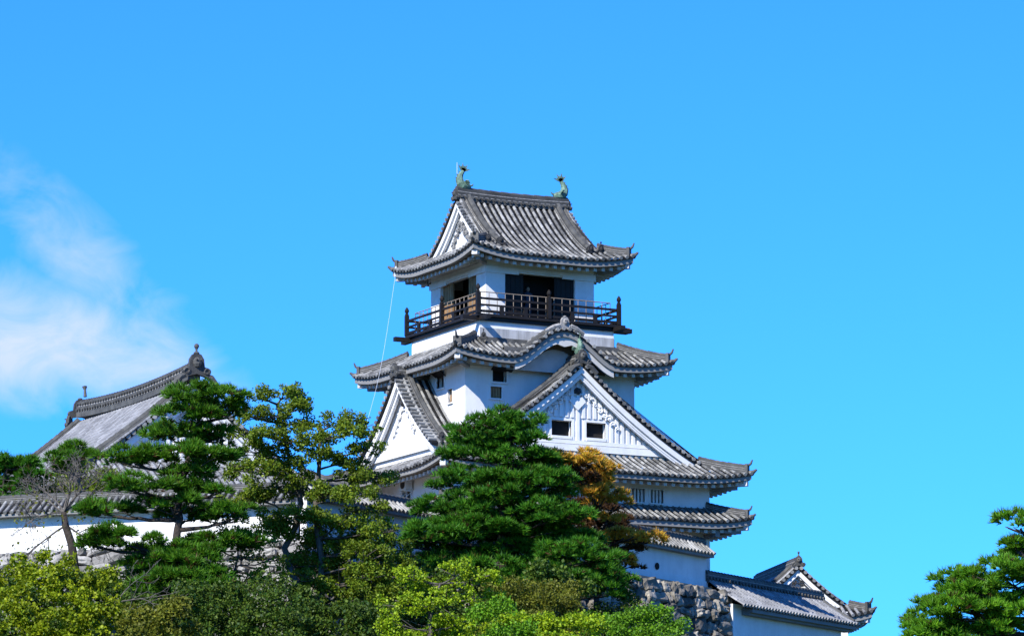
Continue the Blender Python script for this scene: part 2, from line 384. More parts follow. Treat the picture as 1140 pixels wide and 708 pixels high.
# ------------------------------------------------------------------ castle keep
keep = thing('castle_keep', (.7, 0, -.2), 'white plastered castle keep with tiers of grey tiled roofs and a dark wooden balcony', 'castle')
AL, AR, AF, AB = -5.9, 7.3, -5.7, 5.7
def wall_with_holes(mb, axis, plane, a0, a1, z0, z1, holes, th=.25, m=0, inward=1):
    """axis 'x': wall in plane y=plane running along x; holes (u0,u1,w0,w1)"""
    us = sorted({a0, a1, *[h[0] for h in holes], *[h[1] for h in holes]}); ws = sorted({z0, z1, *[h[2] for h in holes], *[h[3] for h in holes]})
    for u0, u1 in zip(us, us[1:]):
        run = None
        for w0, w1 in list(zip(ws, ws[1:]))+[(None, None)]:
            hole = w0 is None or any(h[0] <= (u0+u1)/2 <= h[1] and h[2] <= (w0+w1)/2 <= h[3] for h in holes)
            if not hole: run = (run[0], w1) if run else (w0, w1)
            if hole and run:
                lo = (u0, min(plane, plane+th*inward), run[0]) if axis == 'x' else (min(plane, plane+th*inward), u0, run[0])
                hi = (u1, max(plane, plane+th*inward), run[1]) if axis == 'x' else (max(plane, plane+th*inward), u1, run[1])
                mb.box(lo, hi, m); run = None
def window(axis, plane, u0, u1, z0, z1, out, parent, frame_mat=None, bars=0, barmat=None, fw=.09, bar_w=.05, depth=.22, awning=False):
    """dark recess behind a hole, raised frame, optional bars; out = -1 / +1 side that faces outside"""
    def B(mb, ua, ub, pa, pb, za, zb, m=0):
        lo, hi = ((ua, min(pa, pb), za), (ub, max(pa, pb), zb)) if axis == 'x' else ((min(pa, pb), ua, za), (max(pa, pb), ub, zb))
        mb.box(lo, hi, m)
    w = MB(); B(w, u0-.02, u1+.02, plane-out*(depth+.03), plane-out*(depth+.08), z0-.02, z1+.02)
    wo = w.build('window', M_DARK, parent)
    f = MB(); po = plane+out*.05; pi_ = plane-out*.1
    B(f, u0-fw, u0, pi_, po, z0-fw, z1+fw); B(f, u1, u1+fw, pi_, po, z0-fw, z1+fw); B(f, u0, u1, pi_, po, z1, z1+fw); B(f, u0, u1, pi_, po+out*.03, z0-fw, z0)
    f.build('frame', frame_mat or M_WHITE, wo)
    if bars:
        b = MB()
        for i in range(bars):
            c = u0+(u1-u0)*(i+.5)/bars; B(b, c-bar_w, c+bar_w, plane-out*.08, plane-out*.16, z0, z1)
        b.build('lattice', barmat or M_WHITE, wo)
    if awning:
        a = MB(); w2 = (u1-u0)
        if axis == 'x': a.obox(((u0+u1)/2+.1, plane+out*.33, z1-.02), (w2/2+.18, 0, 0), (0, .33, .17*-out*-1), (0, 0, .025))
        else: a.obox((plane+out*.33, (u0+u1)/2, z1-.05), (.33, 0, .25*-out*-1), (0, w2/2+.1, 0), (0, 0, .025))
        a.build('awning_shutter', M_WOOD, wo)
    return wo
# lower wall
w = MB()
for (x0, x1, y0, y1) in ((AL, AR, AF, AF+.3), (AL, AR, AB-.3, AB), (AL, AL+.3, AF+.3, AB-.3), (AR-.3, AR, AF+.3, AB-.3)): w.box((x0, y0, -.25), (x1, y1, 3.3))
w.box((AL-.07, AF-.07, -.25), (AR+.07, AF, .28)); w.box((AR, AF, -.25), (AR+.07, AB, .28))
w.box((AL-.04, AF-.04, .28), (AR+.04, AF, .42)); w.box((AR, AF, .28), (AR+.04, AB, .42))
lw = w.build('wall', M_WHITE, keep)
# upper storey wall with barred windows
w = MB(); H1 = [(3.13, 3.86, 3.62, 4.25), (4.12, 4.83, 3.62, 4.25), (.1, .8, 3.62, 4.25), (-1, -.3, 3.62, 4.25)]
wall_with_holes(w, 'x', AF, AL, AR, 3.3, 5.2, H1, .3)
HL = [(-1.39, -1.0, 3.7, 4.35), (-.9, -.5, 3.7, 4.35)]
wall_with_holes(w, 'y', AL, AF+.3, AB-.3, 3.3, 5.2, HL, .3)
w.box((AR-.3, AF+.3, 3.3), (AR, AB-.3, 5.2)); w.box((AL, AB-.3, 3.3), (AR, AB, 5.2))
w2 = w.build('wall', M_WHITE, keep)
for h in H1: window('x', AF, *h, -1, keep, bars=4, fw=.05, bar_w=.045)
for h in HL: window('y', AL, *h, -1, keep, bars=2, fw=.04, bar_w=.03, barmat=M_WOOD)

# low skirt roof
CXM = .7
r0 = Roof(CXM, 0, 8.05, 7.25, 2.72, .42, .03, .32, 2.6)
mb = MB()
for sd in 'FRLB':
    hf = r0.half(sd); tiles(mb, r0, sd, -hf, hf, lambda q, hf=hf: min(1.62, hf-abs(q)))
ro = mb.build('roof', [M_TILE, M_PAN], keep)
mb = MB(); [eaves(mb, r0, sd, 1.5) for sd in 'FRLB']
for a in (-1, 1):
    for b in (-1, 1): corner_beam(mb, r0, a, b, 1.2)
for i in range(6):   # bracket beams under the eave
    x = AL+1.2+i*2.35; mb.box((x-.11, AF-1.15, 2.1), (x+.11, AF-.02, 2.3), 0)
mb.box((AL-1, AF-1.15, 2.3), (AR+1, AF-.98, 2.42), 0)
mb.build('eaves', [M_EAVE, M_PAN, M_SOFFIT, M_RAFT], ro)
mb = MB()
for a in (-1, 1):
    for b in (-1, 1):
        mb = MB(); ridge(mb, hip_line(r0, a, b, 1.6, .28, .03), .3, .22, .09); hip_finials(mb, hip_line(r0, a, b, .22, .2)[0], (a, b, 0), 0, .85); mb.build('hip_ridge', [M_RIDGE, M_RJOINT], ro)
mb = MB()
mb.sweep([(AL, AF-.12, 3.36), (AR, AF-.12, 3.36)], [(.12, -.1), (.12, .12), (-.12, .16), (-.12, -.1)], 0)
mb.sweep([(AR+.12, AF, 3.36), (AR+.12, AB, 3.36)], [(.12, -.1), (.12, .12), (-.12, .16), (-.12, -.1)], 0)
mb.build('wall_ridge', [M_RIDGE, M_RJOINT], ro)

# main irimoya roof: ridge along y at x = CXM
r1 = Roof(CXM, 0, 8.05, 7.25, 4.72, .386, .0307, .36, 3.2)
GY = 5.65        # barge plane
mb = MB()
for sd in 'FB': tiles(mb, r1, sd, -8.05, 8.05, lambda q: min(2.3, 8.05-abs(q)))
for sd in 'LR':
    def dm(q):
        c = 7.25-abs(q); return 8.0 if abs(q) < GY-.1 else c
    tiles(mb, r1, sd, -7.25, 7.25, dm)
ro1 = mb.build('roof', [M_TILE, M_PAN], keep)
mb = MB(); [eaves(mb, r1, sd, 1.5, .26, .19) for sd in 'FRLB']
for a in (-1, 1):
    for b in (-1, 1): corner_beam(mb, r1, a, b, 1.2)
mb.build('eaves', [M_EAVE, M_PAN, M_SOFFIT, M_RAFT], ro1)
for a in (-1, 1):
    for b in (-1, 1):
        mb = MB(); ridge(mb, hip_line(r1, a, b, 1.85, .28, .03), .32, .26, .1); hip_finials(mb, hip_line(r1, a, b, .22, .2)[0], (a, b, 0)); mb.build('hip_ridge', [M_RIDGE, M_RJOINT], ro1)
zt = r1.H(8.05)
mb = MB(); rp = [(CXM, -5.3, zt+.02), (CXM, -4.6, zt), (CXM, -3.7, zt)]
ridge(mb, rp, .46, .42, .12); ridge_studs(mb, rp, .46, .1)
mb.build('main_ridge', [M_RIDGE, M_RJOINT], ro1); mb = MB()
ridge(mb, [(CXM, 3.7, zt), (CXM, 5.3, zt)], .46, .42, .12)
mb.build('main_ridge', [M_RIDGE, M_RJOINT], ro1)
# descending ridges beside the barge, and barge tiles
def slope_pts(rf, sgn, y, d0, d1, n, off, along='y'):
    pts = []
    for i in range(n+1):
        d = d0+(d1-d0)*i/n
        if along == 'y': pts.append(V((rf.cx+sgn*(rf.hx-d), y, rf.H(d)+off)))
        else: pts.append(V((y, rf.cy+sgn*(rf.hy-d), rf.H(d)+off)))
    return pts
for sg in (-1, 1):
    mb = MB(); ridge(mb, slope_pts(r1, sg, -GY+1.0, 7.8, 2.3, 16, .05), .34, .26, .1); mb.build('descending_ridge', [M_RIDGE, M_RJOINT], ro1)
    mb = MB(); ridge(mb, slope_pts(r1, sg, -GY+.62, 7.8, 1.9, 16, .04), .2, .1, .08, False); mb.build('descending_ridge', [M_RIDGE, M_RJOINT], ro1)
def barge_tiles(mb, pts, out, length=.55, sp=.31, r=.085):
    o_ = V(out); mb.sweep([p-o_*.28 for p in pts], [(-.26, -.115), (-.26, .03), (.26, .03), (.26, -.115)], 1, side=out)
    out = V(out); acc = 0
    for a, b in zip(pts, pts[1:]):
        sl = (b-a).length; t = (b-a).normalized(); s = -acc
        while True:
            s += sp
            if s > sl: break
            c = a+t*s+V((0, 0, .05)); c0 = c-out*length
            mb.tube([c0, c0.lerp(c, .5), c], [r*.9, r*1.0, r*1.08], 7, 0)
            mb.tube([c-out*.02, c+out*.05], r*1.06, 8, 0)
        acc = (acc+sl) % sp
for sg in (-1, 1): sep(lambda m_: barge_tiles(m_, slope_pts(r1, sg, -GY, 1.7, 7.95, 26, .0), (0, -1, 0)), 'barge_tiles', [M_TILE, M_PAN], ro1)
# front gable
gable_y = -5.0
gw = MB()
def gable_wall(mb, rf, y, base, d0, inset, holes, n=40, th=.25, along='y', out=-1, m=0):
    """triangular wall under the slope curve, vertical strips; holes (u0,u1,z0,z1)"""
    hw = rf.hx if along == 'y' else rf.hy; c0 = rf.cx if along == 'y' else rf.cy
    us = sorted({round(c0+(hw-d0)*(-1+2*i/n), 4) for i in range(n+1)} | {h[0] for h in holes} | {h[1] for h in holes})
    top = lambda u: max(base+.01, rf.H(hw-abs(u-c0))-inset)
    def pt(u, z, k): return V((u, y-k*th*out, z)) if along == 'y' else V((y-k*th*out, u, z))
    for a, b in zip(us, us[1:]):
        segs = [(None, None)]; mid = (a+b)/2
        hs = [h for h in holes if h[0] <= mid <= h[1]]
        spans = [((base, base), (top(a), top(b)))] if not hs else [((base, base), (hs[0][2],)*2), ((hs[0][3],)*2, (top(a), top(b)))]
        for (l, h) in spans:
            q = [pt(a, l[0], 0), pt(b, l[1], 0), pt(b, h[1], 0), pt(a, h[0], 0)]; r = [pt(a, l[0], 1), pt(b, l[1], 1), pt(b, h[1], 1), pt(a, h[0], 1)]
            mb.add(q+r, [(0, 1, 2, 3), (7, 6, 5, 4), (0, 4, 5, 1), (3, 2, 6, 7), (0, 3, 7, 4), (1, 5, 6, 2)], m)
    return top
GW = [(-.6, .44, 6.53, 7.24), (1.2, 2.22, 6.53, 7.24)]
top = gable_wall(gw, r1, gable_y, 5.5, 2.2, .22, GW)
gw.box((CXM-5.0, gable_y-.14, 5.86), (CXM+5.0, gable_y, 6.16)); gw.box((CXM-4.7, gable_y-.10, 6.19), (CXM+4.7, gable_y, 6.36))
x = CXM-4.3
while x < CXM+4.35:      # vertical battens of the gable field
    h = top(x)-.35
    free = [h_ for h_ in GW if h_[0]-.16 < x < h_[1]+.16]
    if h > 6.5:
        if free:
            if h > 7.5: gw.box((x-.075, gable_y-.09, 7.4), (x+.075, gable_y, h))
        else: gw.box((x-.075, gable_y-.09, 6.36), (x+.075, gable_y, h))
    x += .29
gb = gw.build('gable', M_WHITE, keep)
for h in GW: window('x', gable_y, *h, -1, gb, fw=.13)
for o_ in [o_ for o_ in gb.children if o_.name.startswith('window')]:
    fr = [c for c in o_.children]
    for c in fr: c.parent = gb            # thing > part > sub-part, no deeper
bb = MB()
for sg in (-1, 1):
    p = slope_pts(r1, sg, -GY+.16, 1.75, 8.05, 26, 0); bb.sweep(p, [(-.06, -.42), (-.06, -.12), (.06, -.12), (.06, -.42)], 0, side=(0, 1, 0))
    p = slope_pts(r1, sg, -GY+.29, 1.9, 8.05, 26, 0); bb.sweep(p, [(-.06, -.66), (-.06, -.1), (.07, -.1), (.07, -.66)], 0, side=(0, 1, 0))
    p = slope_pts(r1, sg, -GY+.25, 1.9, 8.05, 26, 0); bb.sweep(p, [(-.05, -.56), (-.05, -.47), (.05, -.47), (.05, -.56)], 0, side=(0, 1, 0))
bb.build('barge_board', M_WHITE, gb)
cv_ = MB(); pts = []
for i in range(8):
    for sg in (-1, 1):
        u_ = .45+i*.235; pts.append((CXM+sg*u_, gable_y-.1, top(CXM+u_)-.72-.02*i+random.uniform(-.04, .04)))
clouds(cv_, pts, (0, -1, 0), 0, .12)
cv_.prism([(CXM+a*.42, gable_y-.06, 8.15+b*.42) for a, b in ((0, -1), (1, 0), (.55, .5), (0, .3), (-.55, .5), (-1, 0))], (0, -.1, 0), 0)
cv_.build('carving', M_WHITE, gb)
ros = MB(); ros.tube([(CXM, gable_y-.06, 8.62), (CXM, gable_y-.2, 8.62)], .17, 6, 0); ros.ball((CXM, gable_y-.22, 8.62), (.09, .06, .09), 0)
ros.build('rosette', M_BLACK, gb)
mb = MB(); oni(mb, (CXM, -GY+.05, zt+.16), (0, -1, 0), .82, 0, False)
mb.tube([(CXM-.7, -GY+.02, zt-.42), (CXM-.45, -GY, zt-.16), (CXM-.2, -GY, zt-.06)], [.14, .12, .1], 6, 0); mb.tube([(CXM+.7, -GY+.02, zt-.42), (CXM+.45, -GY, zt-.16), (CXM+.2, -GY, zt-.06)], [.14, .12, .1], 6, 0)
mb.build('ridge_ornament', M_RIDGE, ro1)

# left dormer gable, ridge along x
class Dormer(Roof):
    pass
rc = Roof(0, 0, 3, 3.95, 5.95, .62, .0735, 0)     # only H and hy are used: H(0) at y=+-3.95, apex at H(3.95)
zc_ = rc.H(3.95)
BX = -6.15
mb = MB()
class DSurf:
    def __init__(s, sg): s.sg = sg
    def P(s, side, q, d, off=0):       # d from apex downwards measured from the lower end: keep d=0 at the bottom
        return V((q, s.sg*(3.95-d), rc.H(d)+off))
for sg in (-1, 1):
    ds = DSurf(sg)
    def low(q):
        zmain = lambda u: r1.H(q-(CXM-8.05))
        d = 0
        while d < 3.9 and rc.H(d) < zmain(d)-.12: d += .1
        return d
    tiles(mb, ds, 'F', BX+.25, -4.25, lambda q: 3.9, low, sp=.31)
dr = mb.build('roof', [M_TILE, M_PAN], keep)
mb = MB(); ridge(mb, [(BX+.1, 0, zc_), (-4.3, 0, zc_)], .42, .38, .11); ridge_studs(mb, [(BX+.1, 0, zc_), (-4.3, 0, zc_)], .42, .1)
for sg in (-1, 1):
    p = [V((BX+.75, sg*(3.95-d), rc.H(d)+.05)) for d in [3.8-.2*i for i in range(18)]]; ridge(mb, p, .3, .2, .1)
mb.build('main_ridge', [M_RIDGE, M_RJOINT], dr)
for sg in (-1, 1): bt = MB(); barge_tiles(bt, [V((BX, sg*(3.95-d), rc.H(d))) for d in [.02+.197*i for i in range(20)]], (-1, 0, 0), .6, .29, .085); bt.build('barge_tiles', [M_TILE, M_PAN], dr)
mb = MB(); oni(mb, (BX+.05, 0, zc_+.12), (-1, 0, 0), .75, 0, False)
mb.build('ridge_ornament', M_RIDGE, dr)
for sg in (-1, 1):
    mb = MB(); oni(mb, (BX+.6, sg*3.75, rc.H(.2)+.15), (-.3, sg, 0), .45, 0, False); mb.build('ridge_ornament', M_BLACK, dr)
gw = MB(); topl = gable_wall(gw, rc, -5.55, 5.5, .05, .2, [], th=.2, along='x', out=-1)
gw.box((-5.68, -3.6, 5.86), (-5.55, 3.6, 6.1)); gw.box((-5.62, -3.3, 6.1), (-5.55, 3.3, 6.3))
gl = gw.build('gable', M_WHITE, keep)
bb = MB()
for sg in (-1, 1):
    bb.sweep([V((BX+.2, sg*(3.95-d), rc.H(d))) for d in [.1+.192*i for i in range(21)]], [(-.06, -.5), (-.06, -.12), (.06, -.12), (.06, -.5)], 0, side=(1, 0, 0))
    bb.sweep([V((BX+.36, sg*(3.95-d), rc.H(d))) for d in [.15+.19*i for i in range(21)]], [(-.08, -.72), (-.08, -.1), (.06, -.1), (.06, -.72)], 0, side=(1, 0, 0))
bb.build('barge_board', M_WHITE, gl)
cv_ = MB(); clouds(cv_, [(-5.6, sg*(.3+i*.19), topl(.3+i*.19)-1.0-.05*i) for i in range(5) for sg in (-1, 1)], (-1, 0, 0), 0, .12)
cv_.build('carving', M_WHITE, gl)
ros = MB(); ros.tube([(-5.56, 0, 8.28), (-5.72, 0, 8.28)], .15, 6); ros.ball((-5.74, 0, 8.28), (.05, .08, .08)); ros.build('rosette', M_BLACK, gl)

# tower wall (second tier)
TX, TY = 4.4, 3.83
w = MB(); HF = [(-3.02, -2.3, 8.98, 9.68), (-3.12, -2.55, 8.22, 8.75)]
wall_with_holes(w, 'x', -TY, -TX, TX, 5.6, 10.5, HF, .25)
HL2 = [(-1.75, -1.0, 8.9, 9.72), (-2.6, -2.14, 8.1, 8.73)]
wall_with_holes(w, 'y', -TX, -TY+.25, TY-.25, 5.6, 10.5, HL2, .25)
w.box((TX-.25, -TY+.25, 5.6), (TX, TY-.25, 10.5)); w.box((-TX, TY-.25, 5.6), (TX, TY, 10.5))
w.box((-TX-.001+.01, -TY-.02, 9.62), (-3.2, -TY, 9.66)); 
w.build('wall', M_WHITE, keep)
window('x', -TY, *HF[0], -1, keep, awning=True); window('x', -TY, *HF[1], -1, keep, bars=4, barmat=M_DOOR, fw=.08, bar_w=.055)
window('y', -TX, *HL2[0], -1, keep, awning=True, fw=.06); window('y', -TX, *HL2[1], -1, keep, bars=3, barmat=M_DOOR, fw=.06, bar_w=.055)

# tier-two roof with curved (karahafu) gable in front
KB = 2.75
def kara(q):
    q = q+.02; t = abs(q)/KB
    if t >= 1: return -99
    return 9.95+1.42*(.5*(1+cos(pi*t)))**.92
r2 = Roof(0, 0, 5.68, 5.36, 9.95, .42, .05, .32, 2.8, bump=kara)
mb = MB()
for sd in 'FRLB':
    hf = r2.half(sd); tiles(mb, r2, sd, -hf, hf, lambda q, hf=hf: min(2.2, hf-abs(q)))
ro2 = mb.build('roof', [M_TILE, M_PAN], keep)
mb = MB(); [eaves(mb, r2, sd, 1.45) for sd in 'FRLB']
for a in (-1, 1):
    for b in (-1, 1): corner_beam(mb, r2, a, b, 1.1)
# carved frog-leg board below the curved gable and the plaster field behind it
n = 28
for i in range(n):
    qa, qb = -KB*.93+2*KB*.93*i/n, -KB*.93+2*KB*.93*(i+1)/n
    lo = lambda q: 9.52
    A = [V((qa, -4.35, lo(qa))), V((qb, -4.35, lo(qb))), V((qb, -4.35, max(9.6, kara(qb)-.25))), V((qa, -4.35, max(9.6, kara(qa)-.25)))]
    ca, cb_ = max(9.56, kara(qa)-.78), max(9.56, kara(qb)-.78)
    mb.face([A[0], A[1], V((qb, -4.35, cb_)), V((qa, -4.35, ca))], 3)
    mb.face([V((qa, -4.38, ca)), V((qb, -4.38, cb_)), A[2]+V((0, -.03, 0)), A[3]+V((0, -.03, 0))], 2)
    ta, tb = kara(qa)-.3, kara(qb)-.3
    ba = ta-.30-.16*max(0, cos(qa*4.2))*max(0, 1-abs(qa)/1.5); b_ = tb-.30-.16*max(0, cos(qb*4.2))*max(0, 1-abs(qb)/1.5)
    q4 = [V((qa, -5.2, ba)), V((qb, -5.2, b_)), V((qb, -5.2, tb)), V((qa, -5.2, ta))]
    mb.add(q4+[p+V((0, .12, 0)) for p in q4], [(0, 1, 2, 3), (7, 6, 5, 4), (0, 4, 5, 1)], 3)
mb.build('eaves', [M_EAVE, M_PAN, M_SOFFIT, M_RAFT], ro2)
for a in (-1, 1):
    for b in (-1, 1):
        mb = MB(); ridge(mb, hip_line(r2, a, b, 1.95, .28, .03), .32, .25, .1); hip_finials(mb, hip_line(r2, a, b, .22, .2)[0], (a, b, 0)); mb.build('hip_ridge', [M_RIDGE, M_RJOINT], ro2)
mb = MB()
for sg in (-1, 1): ridge(mb, [V((sg*q, -4.75, max(kara(q), r2.H(.6))+.06)) for q in [.2+.16*i for i in range(18)]], .26, .14, .09)
kz = kara(0)
ridge(mb, [(0, -5.15, kz+.06), (0, -3.55, kz+.06)], .4, .24, .11)
for sd_, p0, p1 in (('F', (-3.62, -3.62), (3.62, -3.62)), ('L', (-3.62, -3.62), (-3.62, 3.62)), ('R', (3.62, -3.62), (3.62, 3.62))):
    mb.sweep([V((*p0, 10.9)), V((*p1, 10.9))], [(.13, -.15), (.13, .14), (-.13, .14), (-.13, -.15)], 0)
mb.build('main_ridge', [M_RIDGE, M_RJOINT], ro2)
mb = MB(); oni(mb, (0, -5.2, kz+.2), (0, -1, 0), .72, 0, False)
mb.tube([(-1.0, -5.2, kz-.1), (-.6, -5.22, kz+.1), (-.3, -5.22, kz+.2)], [.08, .12, .12], 6, 0); mb.tube([(1.0, -5.2, kz-.1), (.6, -5.22, kz+.1), (.3, -5.22, kz+.2)], [.08, .12, .12], 6, 0)
mb.build('ridge_ornament', M_RJOINT, ro2)
mb = MB()
for q in (-4.5, ): oni(mb, (q+.9, -4.1, r2.H(1.6)+.2), (-1, -1, 0), .4, 0, True)
mb.build('ridge_ornament', M_BLACK, ro2)

# skirt under the balcony
w = MB(); w.box((-3.5, -3.5, 10.5), (3.5, 3.5, 11.82)); w.build('wall', M_WHITE, keep)
w = MB()
for i in range(7): w.box((-3.5+i*1.0+.006, -3.54, 10.6), (-3.5+(i+1)*1.0-.006, -3.502, 11.5-.0*i))
for i in range(7): w.box((3.502, -3.5+i*1.0+.006, 10.6), (3.54, -3.5+(i+1)*1.0-.006, 11.5))
w.build('weathered_panel', M_GREY, keep)

# balcony
bal = MB(); bal.box((-3.74, -3.74, 12.0), (3.74, 3.74, 12.12)); bal.box((-3.62, -3.62, 11.82), (3.62, 3.62, 12.0))
for sx in (-1, 1):
    for sy in (-1, 1):
        bal.obox((sx*4.02, sy*3.5, 11.9), (.4, 0, 0), (0, .12, 0), (0, 0, .1), 0); bal.obox((sx*3.5, sy*4.02, 11.9), (.12, 0, 0), (0, .4, 0), (0, 0, .09), 0)
bal.obox((3.95, -3.3, 11.93), (.42, 0, 0), (0, .2, 0), (0, 0, .13), 1)
bo = bal.build('balcony', [M_WOOD, M_DOOR], keep)
rl = MB()
for z, t in ((12.24, .055), (12.53, .042), (12.83, .05)):
    for sg in (-1, 1):
        rl.box((-3.62, sg*3.66-t*.8, z-t), (3.62, sg*3.66+t*.8, z+t)); rl.box((sg*3.66-t*.8, -3.62, z-t+.001), (sg*3.66+t*.8, 3.62, z+t-.001))
for k in range(1, 6):
    u_ = -3.66+k*1.22
    if abs(u_) < .1: continue
    for sg in (-1, 1): rl.box((u_-.09, sg*3.66-.06, 12.12), (u_+.09, sg*3.66+.06, 12.53)); rl.box((sg*3.66-.06, u_-.09, 12.12), (sg*3.66+.06, u_+.09, 12.53))
rl.build('railing', M_WOOD, bo)
for (x, y) in ((-1, -1), (1, -1), (-1, 1), (1, 1), (0, -1), (-1, 0), (1, 0), (0, 1)):
    p = MB(); x *= 3.68; y *= 3.68
    p.box((x-.085, y-.085, 12.12), (x+.085, y+.085, 13.1)); p.tube([(x, y, 13.1), (x, y, 13.16), (x, y, 13.2), (x, y, 13.26), (x, y, 13.34), (x, y, 13.42), (x, y, 13.5)], [.085, .1, .055, .1, .11, .075, .015], 8)
    p.build('railing_post', M_WOOD, bo)
gr = MB(); R_ = 3.38
for z in (13.18,):
    for sg in (-1, 1): gr.tube([(-R_, sg*R_, z), (R_, sg*R_, z)], .024, 5); gr.tube([(sg*R_, -R_, z), (sg*R_, R_, z)], .024, 5)
for k in range(17):
    u_ = -R_+2*R_*k/16
    for sg in (-1, 1): gr.tube([(u_, sg*R_, 12.12), (u_, sg*R_, 13.18)], .02, 5); gr.tube([(sg*R_, u_, 12.12), (sg*R_, u_, 13.18)], .02, 5)
gr.build('guard_rail', M_RAIL, bo)

# top room
TW = 2.83
w = MB()
for sg in (-1, 1):
    for a, b in ((-TW, -1.84), (1.84, TW)):
        w.box((a, min(sg*TW, sg*(TW-.25)), 12.12), (b, max(sg*TW, sg*(TW-.25)), 15.3))
    for a, b in ((-TW+.25, -1.84), (1.84, TW-.25)):
        w.box((min(sg*TW, sg*(TW-.25)), a, 12.12), (max(sg*TW, sg*(TW-.25)), b, 15.3))
    w.box((-1.84, min(sg*TW, sg*(TW-.25)), 14.3), (1.84, max(sg*TW, sg*(TW-.25)), 15.3)); w.box((min(sg*TW, sg*(TW-.25)), -1.84, 14.3), (max(sg*TW, sg*(TW-.25)), 1.84, 15.3))
w.build('wall', M_WHITE, keep)
w = MB(); e = TW+.07
for sg in (-1, 1):      # beam band with a raised middle over each doorway
    for a, b in ((-e, -1.15), (1.15, e)):
        w.box((a, min(sg*e, sg*TW), 14.22), (b, max(sg*e, sg*TW), 14.52))
    for a, b in ((-TW, -1.15), (1.15, TW)):
        w.box((min(sg*e, sg*TW), a, 14.22), (max(sg*e, sg*TW), b, 14.52))
    w.box((-1.15, min(sg*e, sg*TW), 14.36), (1.15, max(sg*e, sg*TW), 14.523)); w.box((min(sg*e, sg*TW), -1.15, 14.36), (max(sg*e, sg*TW), 1.15, 14.523))
w.build('beam_band', M_WHITE, keep)
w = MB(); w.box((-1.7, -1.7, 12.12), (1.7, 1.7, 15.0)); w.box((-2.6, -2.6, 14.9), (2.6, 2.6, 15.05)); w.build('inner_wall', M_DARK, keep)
for sg in (-1, 1):
    for (a, b) in ((-1.83, -.82), (.82, 1.83)):
        for ax in (0, 1):
            d = MB(); p0, p1 = sg*(TW-.22), sg*(TW-.14)
            lo, hi = (a, min(p0, p1), 12.12), (b, max(p0, p1), 14.3)
            if ax: lo, hi = (lo[1], lo[0], lo[2]), (hi[1], hi[0], hi[2])
            d.box(lo, hi)
            for k in range(4):
                uu = a+(b-a)*(k+.5)/4; q = sg*(TW-.12)
                l2, h2 = (uu-.035, min(q, p1), 12.14), (uu+.035, max(q, p1), 14.28)
                if ax: l2, h2 = (l2[1], l2[0], l2[2]), (h2[1], h2[0], h2[2])
                d.box(l2, h2)
            d.build('sliding_door', M_DOOR if ax else M_WOOD, keep)  # sunlit side doors tan, shaded front ones near-black: light put into the wood colour

# top roof, ridge along x
r3 = Roof(0, 0, 4.25, 4.25, 14.95, .36, .092, .38, 2.8)
GX = 3.02
mb = MB()
for sd in 'LR': tiles(mb, r3, sd, -4.25, 4.25, lambda q: min(1.62, 4.25-abs(q)), sp=.31)
for sd in 'FB': tiles(mb, r3, sd, -4.25, 4.25, lambda q: 4.2 if abs(q) < GX-.1 else 4.25-abs(q), sp=.31)
ro3 = mb.build('roof', [M_TILE, M_PAN], keep)
mb = MB(); [eaves(mb, r3, sd, 1.45) for sd in 'FRLB']
for a in (-1, 1):
    for b in (-1, 1): corner_beam(mb, r3, a, b, 1.1)
mb.build('eaves', [M_EAVE, M_PAN, M_SOFFIT, M_RAFT], ro3)
zr = r3.H(4.25)
mb = MB(); pts = [V((x, 0, zr-.02+.06*(abs(x)/2.8)**2)) for x in [-2.95+.59*i for i in range(11)]]
ridge(mb, pts, .46, .44, .12); ridge_studs(mb, pts, .46, .06, .08, .29); mb.build('main_ridge', [M_RIDGE, M_RJOINT], ro3)
for sx in (-1, 1):
    for sy in (-1, 1):
        mb = MB(); ridge(mb, [V((sx*2.36, sy*(4.25-d), r3.H(d)+.05)) for d in [4.1-.17*i for i in range(19)]], .42, .26, .12)
        mb.build('descending_ridge', [M_RIDGE, M_RJOINT], ro3); mb = MB(); ridge(mb, [V((sx*2.72, sy*(4.25-d), r3.H(d)+.05)) for d in [4.1-.17*i for i in range(17)]], .2, .1, .08, False); mb.build('descending_ridge', [M_RIDGE, M_RJOINT], ro3)
for a in (-1, 1):
    for b in (-1, 1):
        mb = MB(); ridge(mb, hip_line(r3, a, b, 1.3, .28, .03), .32, .25, .1); hip_finials(mb, hip_line(r3, a, b, .22, .2)[0], (a, b, 0)); mb.build('hip_ridge', [M_RIDGE, M_RJOINT], ro3)
for sx in (-1, 1):
    for sy in (-1, 1):
        for (x, d) in ((2.36, .85), (2.95, .95)):
            mb = MB(); oni(mb, (sx*x, sy*(4.25-d), r3.H(d)+.22), (sx*.2, sy, 0), .5, 0, True); mb.build('ridge_ornament', M_BLACK, ro3)
for sx in (-1, 1):
    for sy in (-1, 1): bt = MB(); barge_tiles(bt, [V((sx*GX, sy*(4.25-d), r3.H(d))) for d in [1.05+.16*i for i in range(20)]], (sx, 0, 0), .5, .27, .085); bt.build('barge_tiles', [M_TILE, M_PAN], ro3)
